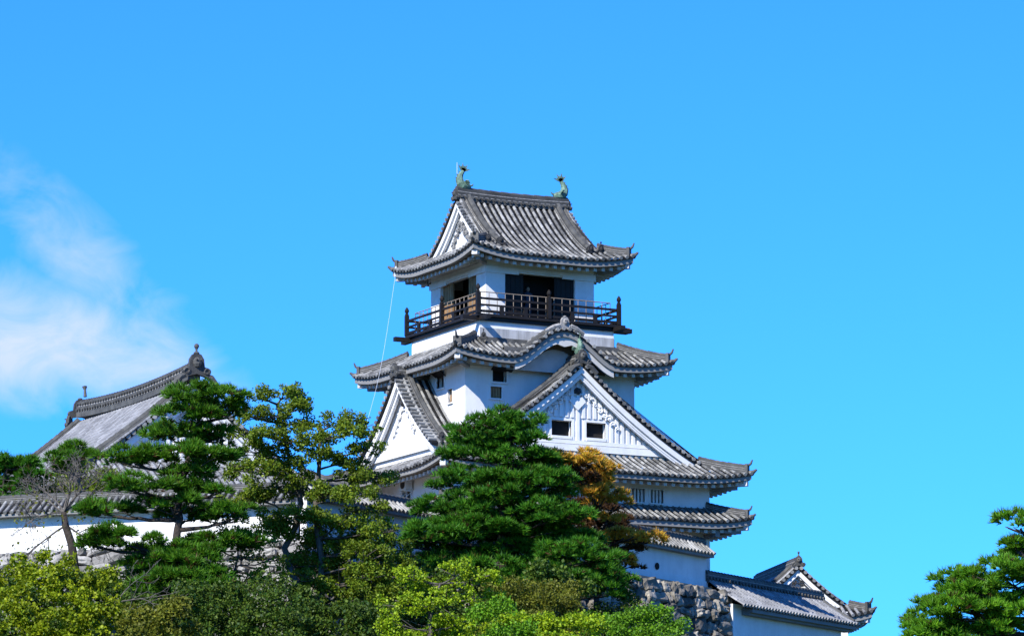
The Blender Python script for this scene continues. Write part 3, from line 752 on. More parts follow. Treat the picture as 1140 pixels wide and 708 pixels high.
for sx in (-1, 1):
    gw = MB(); tp = gable_wall(gw, r3, sx*2.62, 15.45, 1.25, .2, [], th=.2, along='x', out=sx)
    gw.box((min(sx*2.62, sx*2.72), -2.4, 15.65), (max(sx*2.62, sx*2.72), 2.4, 15.85))
    go = gw.build('gable', M_WHITE, keep)
    bb = MB()
    for sy in (-1, 1):
        bb.sweep([V((sx*(GX-.14), sy*(4.25-d), r3.H(d))) for d in [1.15+.155*i for i in range(21)]], [(-.05, -.4), (-.05, -.12), (.05, -.12), (.05, -.4)], 0, side=(1, 0, 0))
        bb.sweep([V((sx*(GX-.26), sy*(4.25-d), r3.H(d))) for d in [1.25+.15*i for i in range(21)]], [(-.06, -.6), (-.06, -.1), (.06, -.1), (.06, -.6)], 0, side=(1, 0, 0))
    bb.build('barge_board', M_WHITE, go)
    cv_ = MB(); clouds(cv_, [(sx*2.68, sg*(.18+i*.2), 17.0-.27*i+j*-.22) for i in range(4) for sg in (-1, 1) for j in range(2)], (sx, 0, 0), 0, .11)
    cv_.build('carving', M_EAVE, go)
    mb = MB(); oni(mb, (sx*(GX-.02), 0, zr+.08), (sx, 0, 0), .6, 0, False); mb.build('ridge_ornament', M_RIDGE, ro3)

def shachi(p, inward, sz, parent):
    """dolphin-like roof fish: head low facing inward along the ridge, body bent up, fanned tail on top"""
    p = V(p); f = V(inward).normalized(); s = V((f.y, -f.x, 0)); z = V((0, 0, 1)); mb = MB()
    c = [(.42, .10, .07), (.33, .14, .13), (.18, .15, .17), (.02, .18, .19), (-.10, .30, .18), (-.15, .46, .155), (-.12, .62, .125), (-.04, .76, .095), (.04, .86, .07)]
    mb.tube([p+f*a*sz+z*b*sz for a, b, r in c], [r*1.2*sz for a, b, r in c], 9, 0)
    mb.tube([p+f*.40*sz+z*.19*sz, p+f*.52*sz+z*.23*sz, p+f*.58*sz+z*.3*sz], [.05*sz, .045*sz, .02*sz], 6, 0)     # upper jaw
    mb.tube([p+f*.38*sz+z*.06*sz, p+f*.54*sz+z*.03*sz], [.05*sz, .03*sz], 6, 0)
    for sg in (-1, 1):
        mb.ball(p+f*.3*sz+z*.24*sz+s*sg*.1*sz, .04*sz, 0, 6, 4)
        q = p+f*.12*sz+z*.18*sz+s*sg*.15*sz
        mb.prism([q, q+f*.1*sz+s*sg*.2*sz+z*.05*sz, q+s*sg*.24*sz+z*.17*sz, q-f*.12*sz+s*sg*.16*sz+z*.2*sz, q-f*.06*sz+z*.06*sz], z*.03*sz+f*.02*sz, 0)
    for k in range(7):                                                   # tail rays
        a = radians(-42+k*19); d = f*sin(a)+z*cos(a); q = p+f*.04*sz+z*.86*sz; ln = (.40 if k % 2 == 0 else .28)*sz
        n_ = d.cross(s).normalized()
        mb.prism([q-n_*.05*sz-s*.02*sz, q+d*ln*.6-n_*.045*sz-s*.02*sz, q+d*ln-s*.01*sz, q+d*ln*.6+n_*.045*sz-s*.02*sz, q+n_*.05*sz-s*.02*sz], s*.04*sz, 0)
    for k in range(6):                                                   # dorsal spikes on the outer side
        a, b, r = c[3+k] if 3+k < len(c) else c[-1]; q = p+f*(a-r*.8)*sz+z*b*sz
        mb.prism([q+z*.07*sz-s*.015*sz, q-f*.11*sz+z*.09*sz-s*.015*sz, q-z*.05*sz-s*.015*sz], s*.03*sz, 0)
    return mb.build('roof_fish', M_BRONZE, parent, smooth=False)
shachi((-2.62, 0, zr+.48), (1, 0, 0), 1.0, ro3); shachi((2.66, 0, zr+.48), (-1, 0, 0), 1.0, ro3)
shachi((CXM, -GY+.35, zt+.5), (0, 1, 0), .8, ro1)
p = MB(); p.tube([(-2.85, .1, zr+.4), (-2.85, .1, zr+1.75)], .012, 5); p.build('lightning_rod', M_METAL, keep)

# ------------------------------------------------------------------ white cable falling from the top eave
c = MB(); p0 = V((-4.2, 3.9, 14.95)); p1 = at(409, 468, 190)
pts = []
for i in range(15):
    t = i/14; q = p0.lerp(p1, t); q.z -= 1.3*sin(pi*t)*.6; pts.append(q)
c.tube(pts, .007, 5); c.tube([p0+V((.05, 0, .5)), p0+V((0, 0, .2)), p0], .05, 5)
o = c.build('cable', M_CABLE); o['label'] = 'thin white cable hanging from the left corner of the top roof'; o['category'] = 'cable'

# ------------------------------------------------------------------ walls with tiled caps
QA = radians(30); Q = V((cos(QA), sin(QA), 0)); QN = V((sin(QA), -cos(QA), 0))
def cap_wall(name, a, b, z0, z1, label, hw=.5, rise=.45, th=.32, base_band=True, loop=None, parentless=None, group=None):
    a, b = V(a), V(b); a.z = b.z = 0; d = b-a; ln = d.length; ang = math.atan2(d.y, d.x); M = rot_z(ang, (a+b)/2)
    t = thing(name, ((a+b)/2).to_tuple()[:2]+(z0,), label, 'wall', group)
    w = MB(M); w.box((-ln/2, -th/2, z0), (ln/2, th/2, z1+.1), 0)
    if base_band: w.box((-ln/2, -th/2-.06, z0), (ln/2, th/2+.06, z0+.3), 0)
    w.build('plaster_body', M_WHITE, t)
    rf = Roof(0, 0, ln/2, hw, z1, rise/hw*.85, rise/hw/hw*.15, 0)
    tl = MB(M)
    for sd in 'FB': tiles(tl, rf, sd, -ln/2, ln/2, lambda q: hw-.02, sp=.31)
    ro = tl.build('tile_cap', [M_TILE, M_PAN], t)
    ev = MB(M)
    for s in (-1, 1): ev.box((-ln/2, min(s*th/2, s*(hw-.06)), z1-.16), (ln/2, max(s*th/2, s*(hw-.06)), z1-.03), 0)
    for s in (-1, 1): ev.add([V((s*ln/2, -hw+.05, z1-.02)), V((s*ln/2, hw-.05, z1-.02)), V((s*ln/2, 0, z1+rise-.02))], [(0, 1, 2)], 0)
    ev.build('eaves', M_EAVE, ro)
    rg = MB(M); ridge(rg, [(-ln/2, 0, z1+rise-.05), (ln/2, 0, z1+rise-.05)], .32, .2, .1); rg.build('ridge', [M_RIDGE, M_RJOINT], ro)
    if loop:
        l = MB(M); l.tube([(loop[0], -th/2-.02, loop[1]), (loop[0], -th/2-.06, loop[1])], .16, 10); l.build('loophole', M_DARK, t)
    return t
K = V((7.2, -6.02, 0))
cap_wall('plaster_wall', K-Q*15, K-Q*.75, -.25, 1.28, 'white plaster wall with tiled cap on the stone base below the keep', .62, .55, loop=(2.6, .35))
VC = V((-17.8, -15.5, 0))
cap_wall('plaster_wall', VC+Q*.0, VC+Q*15.5, -.9, 1.55, 'shaded white plaster wall with tiled cap behind the slim twin-trunk tree', .6, .5)
LE = at(0, 566, 178.0); LE2 = VC+(V((LE.x, LE.y, 0))-VC)*1.6
cap_wall('plaster_wall', LE2, VC-V((.2, -.2, 0)), -.3, 1.35, 'sunlit white plaster wall with grey tiled cap in front of the left palace', .75, .6)

# air conditioner on the left wall
t = thing('air_conditioner', (-6.05, -1.25, 4.35), 'small white air conditioner unit fixed under the left eave of the keep', 'air conditioner')
b = MB(); b.box((-6.32, -1.65, 4.10), (-5.98, -.85, 4.60)); b.box((-6.34, -1.62, 4.13), (-6.32, -1.62+.04, 4.57)); b.build('casing', M_METAL, t)
b = MB(); b.tube([(-6.33, -1.36, 4.35), (-6.36, -1.36, 4.35)], .21, 14); b.build('fan_grille', M_BLACK, t)
for y in (-1.55, -.95): b = MB(); b.box((-6.3, y-.03, 4.02), (-5.9, y+.03, 4.098)); b.obox((-6.08, y, 3.9), (.18, 0, .13), (0, .025, 0), (0, 0, .02)); b.build('bracket', M_METAL, t)
b = MB(); b.tube([(-6.0, -1.2, 4.08), (-6.0, -1.2, 3.7), (-6.0, -1.2, 3.4)], .04, 6); b.build('pipe', M_RAIL, t)

# ------------------------------------------------------------------ visitor in the doorway of the top room
t = MB()
bm_o = bpy.data.meshes.new('person'); px_, py_, pz_ = -.25, -2.05, 12.12
jn = {'pel': (0, 0, .95, .15), 'wai': (0, 0, 1.12, .135), 'che': (0, 0, 1.32, .165), 'nek': (0, .01, 1.47, .06), 'hd1': (0, 0, 1.55, .085), 'hd2': (0, -.015, 1.63, .1), 'hd3': (0, 0, 1.70, .07),
      'shL': (-.19, 0, 1.4, .065), 'elL': (-.24, -.02, 1.13, .048), 'wrL': (-.19, -.2, .98, .034), 'haL': (-.17, -.28, .99, .035), 'shR': (.19, 0, 1.4, .065), 'elR': (.25, -.01, 1.12, .048), 'wrR': (.2, -.19, .97, .034), 'haR': (.18, -.27, .98, .035),
      'hiL': (-.1, 0, .88, .1), 'knL': (-.11, -.01, .48, .065), 'anL': (-.11, .02, .08, .042), 'toL': (-.12, -.14, .035, .038), 'hiR': (.1, 0, .88, .1), 'knR': (.11, -.01, .48, .065), 'anR': (.11, .02, .08, .042), 'toR': (.12, -.14, .035, .038)}
ed = [('pel', 'wai'), ('wai', 'che'), ('che', 'nek'), ('nek', 'hd1'), ('hd1', 'hd2'), ('hd2', 'hd3'), ('che', 'shL'), ('shL', 'elL'), ('elL', 'wrL'), ('wrL', 'haL'), ('che', 'shR'), ('shR', 'elR'), ('elR', 'wrR'), ('wrR', 'haR'),
      ('pel', 'hiL'), ('hiL', 'knL'), ('knL', 'anL'), ('anL', 'toL'), ('pel', 'hiR'), ('hiR', 'knR'), ('knR', 'anR'), ('anR', 'toR')]
ks = list(jn)
bm_o.from_pydata([jn[k][:3] for k in ks], [(ks.index(a), ks.index(b)) for a, b in ed], [])
po = bpy.data.objects.new('person', bm_o); COL.objects.link(po); po.location = (px_, py_, pz_)
md = po.modifiers.new('skin', 'SKIN'); sv = bm_o.skin_vertices[0].data
for i, k in enumerate(ks): sv[i].radius = (jn[k][3],)*2
sv[0].use_root = True; po.modifiers.new('sub', 'SUBSURF').levels = 2; po.modifiers['sub'].render_levels = 2
M_CLOTH = mat('dark_clothing', (.05, .055, .08), .9, .1, 3); M_SKIN = mat('skin', (.42, .27, .19), .6, .05, 3); M_HAIR = mat('hair', (.02, .016, .013), .6, .1, 8)
bm_o.materials.append(M_CLOTH)
po['label'] = 'visitor in dark clothes standing in the doorway behind the top balcony railing'; po['category'] = 'person'
h = MB(); h.ball((px_, py_-.02, pz_+1.62), (.083, .098, .118), 0, 12, 9)
h.prism([(px_-.018, py_-.11, pz_+1.585), (px_+.018, py_-.11, pz_+1.585), (px_, py_-.115, pz_+1.64)], (0, -.025, 0), 0)
for sg in (-1, 1): h.ball((px_+sg*.085, py_, pz_+1.61), (.014, .025, .035), 0, 6, 4)
fo = h.build('face', M_SKIN, po, True); 
h = MB(); h.ball((px_, py_+.015, pz_+1.665), (.098, .105, .1), 0, 12, 8); h.build('hair', M_HAIR, po, True)

# ------------------------------------------------------------------ right: long corridor building and turret
tam0 = V((7.2, -6.15, 0))-Q*.8; tlen = 11.2
MT = rot_z(QA, tam0+Q*tlen/2)
tt = thing('corridor_building', (tam0+Q*tlen/2).to_tuple()[:2]+(-5,), 'long low white building with grey tiled roof to the right of the stone base', 'building')
w = MB(MT); w.box((-tlen/2+.3, -1.3, -6), (tlen/2-.45, 1.9, -1.0)); two = w.build('wall', M_WHITE, tt)
rf = Roof(0, 0, tlen/2, 1.95, -1.13, .56, .05, 0)
tl = MB(MT)
for sd in 'FB': tiles(tl, rf, sd, -tlen/2, tlen/2, lambda q: 1.92, sp=.29, r=.085)
tro = tl.build('roof', [M_TILE_PALE, M_PAN], tt)
ev = MB(MT)
for i in range(2):
    sg = -1 if i == 0 else 1
    ev.box((-tlen/2+1.1, min(sg*1.88, sg*1.2), -1.36), (tlen/2, max(sg*1.88, sg*1.2), -1.2)); ev.box((-tlen/2+1.1, min(sg*1.7, sg*1.2), -1.46), (tlen/2, max(sg*1.7, sg*1.2), -1.36))
ev.prism([(tlen/2-.3, -1.8, -1.15), (tlen/2-.3, 1.8, -1.15), (tlen/2-.3, 0, .1)], (.2, 0, 0))
ev.build('eaves', [M_EAVE], tro)
rg = MB(MT); ridge(rg, [(-tlen/2, 0, .12), (tlen/2, 0, .12)], .42, .36, .12); ridge_studs(rg, [(-tlen/2, 0, .12), (tlen/2, 0, .12)], .42, .1)
ridge(rg, [(tlen/2-.25, -.15-1.75*k/8, rf.H(1.75-1.75*k/8)+.05) for k in range(9)], .26, .1, .1, False)
rg.build('main_ridge', [M_RIDGE, M_RJOINT], tro)
wn = MB(MT); wn.box((tlen/2-5.2, -1.33, -2.9), (tlen/2-4.5, -1.301, -2.35)); wn.build('window', M_DARK, tt)

tu = thing('corner_turret', (17, 5, -5), 'small white turret with gabled tile roof behind the long low building', 'turret')
TCX, TYF = 16.85, 2.1
MTU = Matrix.Translation((TCX, TYF, 0)) @ Matrix.Rotation(radians(-16.5), 4, 'Z') @ Matrix.Translation((-TCX, -TYF, 0))
rt = Roof(TCX, TYF+4.1, 3.5, 5.0, -.40, .45, .075, .34, 2.0)
w = MB(MTU); w.box((TCX-2.3, TYF-.5, -5), (TCX+2.3, TYF+7.6, -.1)); w.build('wall', M_WHITE, tu)
tl = MB(MTU); tg = 4.1
for sd in 'FB': tiles(tl, rt, sd, -3.5, 3.5, lambda q: min(1.2, 3.5-abs(q)), sp=.3)
for sd in 'LR': tiles(tl, rt, sd, -5.0, 5.0, lambda q: 3.45 if abs(q) < tg-.05 else 5.0-abs(q), sp=.3)
tro = tl.build('roof', [M_TILE_PALE, M_PAN], tu)
ev = MB(MTU); [eaves(ev, rt, sd, 1.2) for sd in 'FRLB']
for a in (-1, 1): corner_beam(ev, rt, a, -1, 1.0)
ev.build('eaves', [M_EAVE, M_PAN, M_SOFFIT, M_RAFT], tro)
zt2 = rt.H(3.5); yb = rt.cy-tg
rg = MB(MTU); ridge(rg, [(TCX, yb+.1, zt2), (TCX, rt.cy+tg, zt2)], .42, .4, .12)
for sg in (-1, 1):
    ridge(rg, slope_pts(rt, sg, yb+.9, 3.35, 1.2, 12, .05), .32, .22, .1); ridge(rg, slope_pts(rt, sg, rt.cy+tg-.3, 3.35, 1.2, 12, .05), .32, .22, .1)
    ridge(rg, hip_line(rt, sg, -1, .95, .28, .03), .3, .22, .1); hip_finials(rg, hip_line(rt, sg, -1, .22, .2)[0], (sg, -1, 0))
rg.build('main_ridge', [M_RIDGE, M_RJOINT], tro)
for sg in (-1, 1): bt = MB(MTU); barge_tiles(bt, slope_pts(rt, sg, yb, .85, 3.45, 18, 0), (0, -1, 0), .5, .29, .085); bt.build('barge_tiles', [M_TILE, M_PAN], tro)
mb = MB(MTU); oni(mb, (TCX, yb, zt2+.16), (0, -1, 0), .62, 0, True); mb.build('ridge_ornament', M_RIDGE, tro)
gw = MB(MTU); gable_wall(gw, rt, yb+.5, .0, 1.0, .2, [], th=.2); gable_wall(gw, rt, rt.cy+tg-.5, .0, 1.0, .2, [], th=.2, out=1); gtu = gw.build('gable', M_WHITE, tu)
bb = MB(MTU)
for sg in (-1, 1):
    bb.sweep(slope_pts(rt, sg, yb+.16, 1.0, 3.5, 18, 0), [(-.05, -.4), (-.05, -.12), (.05, -.12), (.05, -.4)], 0, side=(0, 1, 0))
    bb.sweep(slope_pts(rt, sg, yb+.3, 1.05, 3.5, 18, 0), [(-.05, -.46), (-.05, -.1), (.05, -.1), (.05, -.46)], 0, side=(0, 1, 0))
bb.build('barge_board', M_WHITE, gtu)
mb = MB(MTU); clouds(mb, [(TCX+sg*.2, yb+.2, zt2-.75-.1*i) for i in range(2) for sg in (-1, 1)], (0, -1, 0), 0, .085); mb.build('carving', M_BLACK, gtu)

# ------------------------------------------------------------------ left: palace
pa = thing('palace_hall', (-15.6, 8, -.3), 'large palace hall with pale grey hip-and-gable tile roof at the left', 'palace')
PX, PYF = -15.6, 1.0
rp_ = Roof(PX, 8.0, 7.0, 9.2, 3.5, .585, .0215, .35, 3.2)
w = MB(); w.box((PX-5.4, .5, -.3), (PX+5.4, 15.5, 3.6)); w.build('wall', M_WHITE, pa)
w = MB()
for i in range(12): w.box((PX-5.2+i*.88, .42, 1.2), (PX-5.2+i*.88+.5, .495, 2.9))
w.build('shutter', M_WOOD, pa)
PG = 7.0
tl = MB()
for sd in 'FB': tiles(tl, rp_, sd, -7, 7, lambda q: min(2.35, 7-abs(q)), sp=.33, r=.1)
for sd in 'LR': tiles(tl, rp_, sd, -9.2, 9.2, lambda q: 6.95 if abs(q) < PG-.1 else 9.2-abs(q), sp=.33, r=.085)
pro = tl.build('roof', [M_TILE_PALE, M_PAN_PALE], pa)
ev = MB(); [eaves(ev, rp_, sd, 1.6) for sd in 'FRLB']; ev.build('eaves', [M_SOFFIT, M_PAN, M_SOFFIT, M_SOFFIT], pro)
zp = rp_.H(7.0)+.08; yb = rp_.cy-PG
rg = MB(); pts = [V((PX, yb+.15+(2*PG-.3)*i/14, zp+.25*((i-7)/7)**2)) for i in range(15)]
ridge(rg, pts, .55, .62, .14); ridge_studs(rg, pts, .55, .24, .08, .3); ridge_studs(rg, pts, .5, .5, .07, .3)
rg.build('main_ridge', [M_RIDGE, M_RJOINT], pro)
for sg in (-1, 1):
    rg = MB(); ridge(rg, slope_pts(rp_, sg, yb+1.15, 6.8, 2.2, 18, .04), .36, .22, .12); ridge(rg, slope_pts(rp_, sg, yb+.72, 6.8, 1.9, 18, .04), .22, .1, .09, False)
    rg.build('descending_ridge', [M_RIDGE, M_RJOINT], pro); rg = MB(); ridge(rg, hip_line(rp_, sg, -1, 1.9, .28, .03), .36, .26, .11); hip_finials(rg, hip_line(rp_, sg, -1, .22, .2)[0], (sg, -1, 0))
    rg.build('hip_ridge', [M_RIDGE, M_RJOINT], pro); rg = MB(); ridge(rg, slope_pts(rp_, sg, rp_.cy+PG-.3, 6.8, 2.2, 18, .04), .36, .22, .12); rg.build('descending_ridge', [M_RIDGE, M_RJOINT], pro)
for sg in (-1, 1): bt = MB(); barge_tiles(bt, slope_pts(rp_, sg, yb, 1.9, 6.95, 28, 0), (0, -1, 0), .6, .32, .115); bt.build('barge_tiles', [M_TILE, M_PAN], pro)
mb = MB(); oni(mb, (PX, yb-.02, zp+.55), (0, -1, 0), 1.25, 0, True)
for sg in (-1, 1):
    oni(mb, (PX+sg*.85, yb+.02, zp-.25), (sg*.4, -1, 0), .75, 0, False); mb.tube([(PX+sg*.5, yb, zp+.3), (PX+sg*.75, yb, zp+.2), (PX+sg*.9, yb, zp+.02), (PX+sg*1.25, yb, zp-.35)], [.12, .16, .15, .1], 7)
mb.build('ridge_ornament', M_RIDGE, pro)
mb = MB(); oni(mb, (PX, rp_.cy+PG+.05, zp+.4), (0, 1, 0), 1.1, 0, False); mb.tube([(PX, rp_.cy+PG-.6, zp+1.1), (PX, rp_.cy+PG-.55, zp+1.45), (PX, rp_.cy+PG-.5, zp+1.6)], [.09, .06, .13], 7)
oni(mb, (PX-.5, rp_.cy+PG+.1, zp-.2), (-1, 1, 0), .8, 0, False); mb.build('ridge_ornament', M_RIDGE, pro)
gw = MB(); tp = gable_wall(gw, rp_, yb+.55, 4.3, 2.3, .25, [], th=.25)
x = PX-4
while x < PX+4:
    if tp(x)-.6 > 5.4: gw.box((x-.08, yb+.47, 5.2), (x+.08, yb+.55, tp(x)-.6))
    x += .36
gw.box((PX-4.6, yb+.4, 4.75), (PX+4.6, yb+.55, 5.15))
gp = gw.build('gable', M_WHITE, pa)
bb = MB()
for sg in (-1, 1):
    bb.sweep(slope_pts(rp_, sg, yb+.18, 1.9, 7, 26, 0), [(-.06, -.5), (-.06, -.12), (.06, -.12), (.06, -.5)], 0, side=(0, 1, 0))
    bb.sweep(slope_pts(rp_, sg, yb+.34, 2.0, 7, 26, 0), [(-.06, -.85), (-.06, -.1), (.06, -.1), (.06, -.85)], 0, side=(0, 1, 0))
bb.build('barge_board', M_WHITE, gp)

# ------------------------------------------------------------------ stone walls
def stone_wall(a, b, z0, z1, batter, label, mats, name='stone_wall', seedv=1, hmin=.32, hmax=.72):
    rnd = random.Random(seedv); a, b = V(a), V(b); a.z = b.z = 0; d = (b-a); ln = d.length; d.normalize(); nrm = V((d.y, -d.x, 0))
    t = thing(name, ((a+b)/2).to_tuple()[:2]+(z0,), label, 'wall')
    bk = MB(); bk.add([a+V((0, 0, z1)), b+V((0, 0, z1)), b+nrm*batter*(z1-z0)+V((0, 0, z0)), a+nrm*batter*(z1-z0)+V((0, 0, z0)),
                      a-nrm*1.5+V((0, 0, z1)), b-nrm*1.5+V((0, 0, z1)), b-nrm*1.5+V((0, 0, z0)), a-nrm*1.5+V((0, 0, z0))], [(0, 1, 2, 3), (4, 7, 6, 5), (0, 4, 5, 1), (1, 5, 6, 2), (0, 3, 7, 4)])
    bk.build('core', mats[1], t)
    mb = MB(); z = z1
    up = (V((0, 0, 1))-nrm*batter).normalized(); nn = d.cross(up)
    if nn.dot(nrm) < 0: nn = -nn
    while z > z0:
        h = rnd.uniform(hmin, hmax); u = -rnd.uniform(0, .5)
        while u < ln:
            wd = rnd.choice((.38, .5, .62, .8, 1.1, 1.35))*(h/.6)**.4*rnd.uniform(.85, 1.15); hh = h*rnd.uniform(.75, 1.2)
            c = a+d*(u+wd/2)+nrm*batter*(z1-z+h/2)+V((0, 0, z-h/2))+nn*rnd.uniform(-.2, .12)
            off = V((rnd.random()*50, rnd.random()*50, rnd.random()*50)); ang = rnd.uniform(-.3, .3)
            dx = d*cos(ang)+up*sin(ang); du = up*cos(ang)-d*sin(ang); G = 4; vs = []; idx = {}; fs = []
            def vert(p):
                k = (round(p[0], 3), round(p[1], 3), round(p[2], 3))
                if k not in idx:
                    q = V(p); r4 = (abs(q.x)**5+abs(q.y)**5+abs(q.z)**5)**.2; q = q/r4
                    q *= 1+.36*noise.noise(q*1.2+off)+.16*noise.noise(q*3+off)
                    vs.append(c+dx*q.x*wd*.48+du*q.y*hh*.49+nn*q.z*.3); idx[k] = len(vs)-1
                return idx[k]
            for ax in range(3):
                for sg in (-1, 1):
                    if ax == 2 and sg < 0: continue
                    for i in range(G):
                        for j in range(G):
                            f = []
                            for (ii, jj) in ((i, j), (i+1, j), (i+1, j+1), (i, j+1)):
                                p = [0, 0, 0]; p[ax] = sg; p[(ax+1) % 3] = -1+2*ii/G; p[(ax+2) % 3] = -1+2*jj/G; f.append(vert(p))
                            fs.append(tuple(f))
            mb.add(vs, fs, 0); u += wd*.97
        z -= h*.95
    mb.build('stones', mats[0], t)
    return t
KS = V((6.75, -7.25, 0))
stone_wall(KS-Q*17, KS, -8.5, -.45, .22, 'rough grey stone base under the white wall of the keep', (M_STONE, M_GAP), seedv=5)
stone_wall(KS, KS-QN*9, -8.5, -.45, .22, 'end face of the stone base, turned to the long low building', (M_STONE, M_GAP), seedv=6)
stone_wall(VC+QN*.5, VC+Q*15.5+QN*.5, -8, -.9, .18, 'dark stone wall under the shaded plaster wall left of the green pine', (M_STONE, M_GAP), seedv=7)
ld = (VC-LE2).normalized(); ln_ = V((ld.y, -ld.x, 0))
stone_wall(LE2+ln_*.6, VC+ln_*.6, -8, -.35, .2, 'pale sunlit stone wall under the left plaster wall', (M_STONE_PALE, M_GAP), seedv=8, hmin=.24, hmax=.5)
gq = MB(); gq.prism([V((*p, -.31)) for p in ((LE2.x, LE2.y), (VC.x, VC.y), ((VC+Q*15.5).x, (VC+Q*15.5).y), ((KS-Q*10).x, (KS-Q*10).y), (KS.x-.3, KS.y), ((KS-QN*12).x, (KS-QN*12).y), (2, 40), (-30, 40))], (0, 0, -11))
o = gq.build('castle_ground', M_EARTH); o['kind'] = 'structure'

# ------------------------------------------------------------------ vegetation
def rnd_dir(r):
    while True:
        v = V((r.uniform(-1, 1), r.uniform(-1, 1), r.uniform(-1, 1)))
        if .05 < v.length < 1: return v.normalized()
def needle_tuft(mb, p, axis, r, ln, n=9, w=.016, m=0, spread=.75):
    for i in range(n):
        d = (axis+rnd_dir(r)*spread).normalized(); s = d.cross(rnd_dir(r))
        if s.length < .05: continue
        s.normalize(); l = ln*r.uniform(.7, 1.15); q = p+d*l*.05
        mb.v += [q-s*w, q+s*w, q+d*l]; k = len(mb.v); mb.f.append((k-3, k-2, k-1)); mb.m.append(m)
def leaf(mb, p, r, sz, m=0, droop=None):
    d = rnd_dir(r)
    if droop is not None: d = (d+droop).normalized()
    s = d.cross(rnd_dir(r))
    if s.length < .05: return
    s.normalize(); l = sz*r.uniform(.55, 1.6); w = l*.36
    mb.v += [p, p+d*l*.5+s*w, p+d*l, p+d*l*.5-s*w]; k = len(mb.v); mb.f.append((k-4, k-3, k-2, k-1)); mb.m.append(m)
def pad_axes(hw, hh, t, dep=.75):
    k = t/FPX
    return hw*k, hh*k, hw*k*dep
def ground_at(p): return hill(p.x, p.y)
def limb(mb, a, b, r0, r1, r, sag=.0, n=7, m=0, wob=.12):
    a, b = V(a), V(b); pts = []; L_ = (b-a).length
    for i in range(n+1):
        t = i/n; q = a.lerp(b, t); k = sin(pi*t)*wob*L_*.35
        q += V((r.uniform(-1, 1), r.uniform(-1, 1), r.uniform(-1, 1)))*k*.5; q.z -= sag*sin(pi*t); pts.append(q)
    mb.tube(pts, [r0+(r1-r0)*i/n for i in range(n+1)], 6, m)
    return pts
def pine(pads, t, trunk_px, label, seedv, m_leaf, top_py, base_px=None, name='pine_tree', group=None, dens=1.0, r_trunk=.28, bark=None, leaves2=None, dep=.9, ln=.27, vs=1.35, keep_trunk=True):
    """pads: (px, py, halfwidth, halfheight[, depth offset[, material]]) of the photo; each pad becomes a cloud of needle tufts in space"""
    r = random.Random(seedv)
    base = at(trunk_px[0][0], trunk_px[0][1], t); gz = ground_at(base); th = thing(name, (base.x, base.y, gz), label, 'tree', group)
    tp = [V((base.x, base.y, gz-.3))]+[at(a, b, t) for a, b in trunk_px]
    tb = MB(); fine = []
    for a, b in zip(tp, tp[1:]):
        for i in range(4):
            q = a.lerp(b, i/4); fine.append(q+V((r.uniform(-.06, .06), r.uniform(-.06, .06), 0)))
    fine.append(tp[-1]); zr_ = max(.5, fine[-1].z-gz)
    tb.tube(fine, [max(.05, r_trunk*(1-.8*min(1, max(0, (q.z-gz)/zr_)))) for q in fine], 8)
    mb = MB(); dead = 1+len(leaves2 or [])
    for pd in pads:
        hw, hh = pd[2], pd[3]; off = pd[4] if len(pd) > 4 else r.uniform(-1, 1)*.9; mi = pd[5] if len(pd) > 5 else 0
        c = at(pd[0], pd[1], t+off); A, Bz, D_ = pad_axes(hw, hh, t, dep)
        A *= 1.12; Bz *= vs; n = max(5, int(A*D_*15)); subs = []
        for i in range(n):
            while True:
                u, w_ = r.uniform(-1, 1), r.uniform(-1, 1)
                if u*u+w_*w_ < 1: break
            top = sqrt(1-u*u-w_*w_); h_ = r.uniform(-.55, 1)*top
            subs.append((c+RIGHT*u*A+AHEAD*w_*D_+V((0, 0, Bz*h_)), V((0, 0, .8))+RIGHT*u*.5+AHEAD*w_*.5))
        for sc, ax in subs:
            rs = r.uniform(.26, .46); k = int(24*dens*(rs/.36)**2)
            for i in range(k):
                d = rnd_dir(r); d.z = abs(d.z)*.9-.15; p = sc+V((d.x*rs, d.y*rs, d.z*rs*.62))*r.uniform(.5, 1)
                needle_tuft(mb, p, (ax.normalized()*.6+d*.7).normalized(), r, ln*r.uniform(.75, 1.2), 9, .024, dead if r.random() < .035 else mi)
        # limb from the trunk
        src = min(fine, key=lambda q: abs(q.z-(c.z-.35))+(0 if q.z < c.z+.1 else 3))
        pts = limb(tb, src, c-V((0, 0, Bz*.35)), max(.05, r_trunk*.34), .035, r, .1)
        for k in range(5):
            e = c+RIGHT*r.uniform(-.8, .8)*A+AHEAD*r.uniform(-.7, .7)*D_-V((0, 0, Bz*.2)); limb(tb, pts[-2-r.randint(0, 2)], e, .035, .014, r, .04, 4)
    tb.build('trunk', bark or M_BARK, th, True)
    mb.build('crown', [m_leaf]+(leaves2 or [])+[L_BROWND], th)
    return th
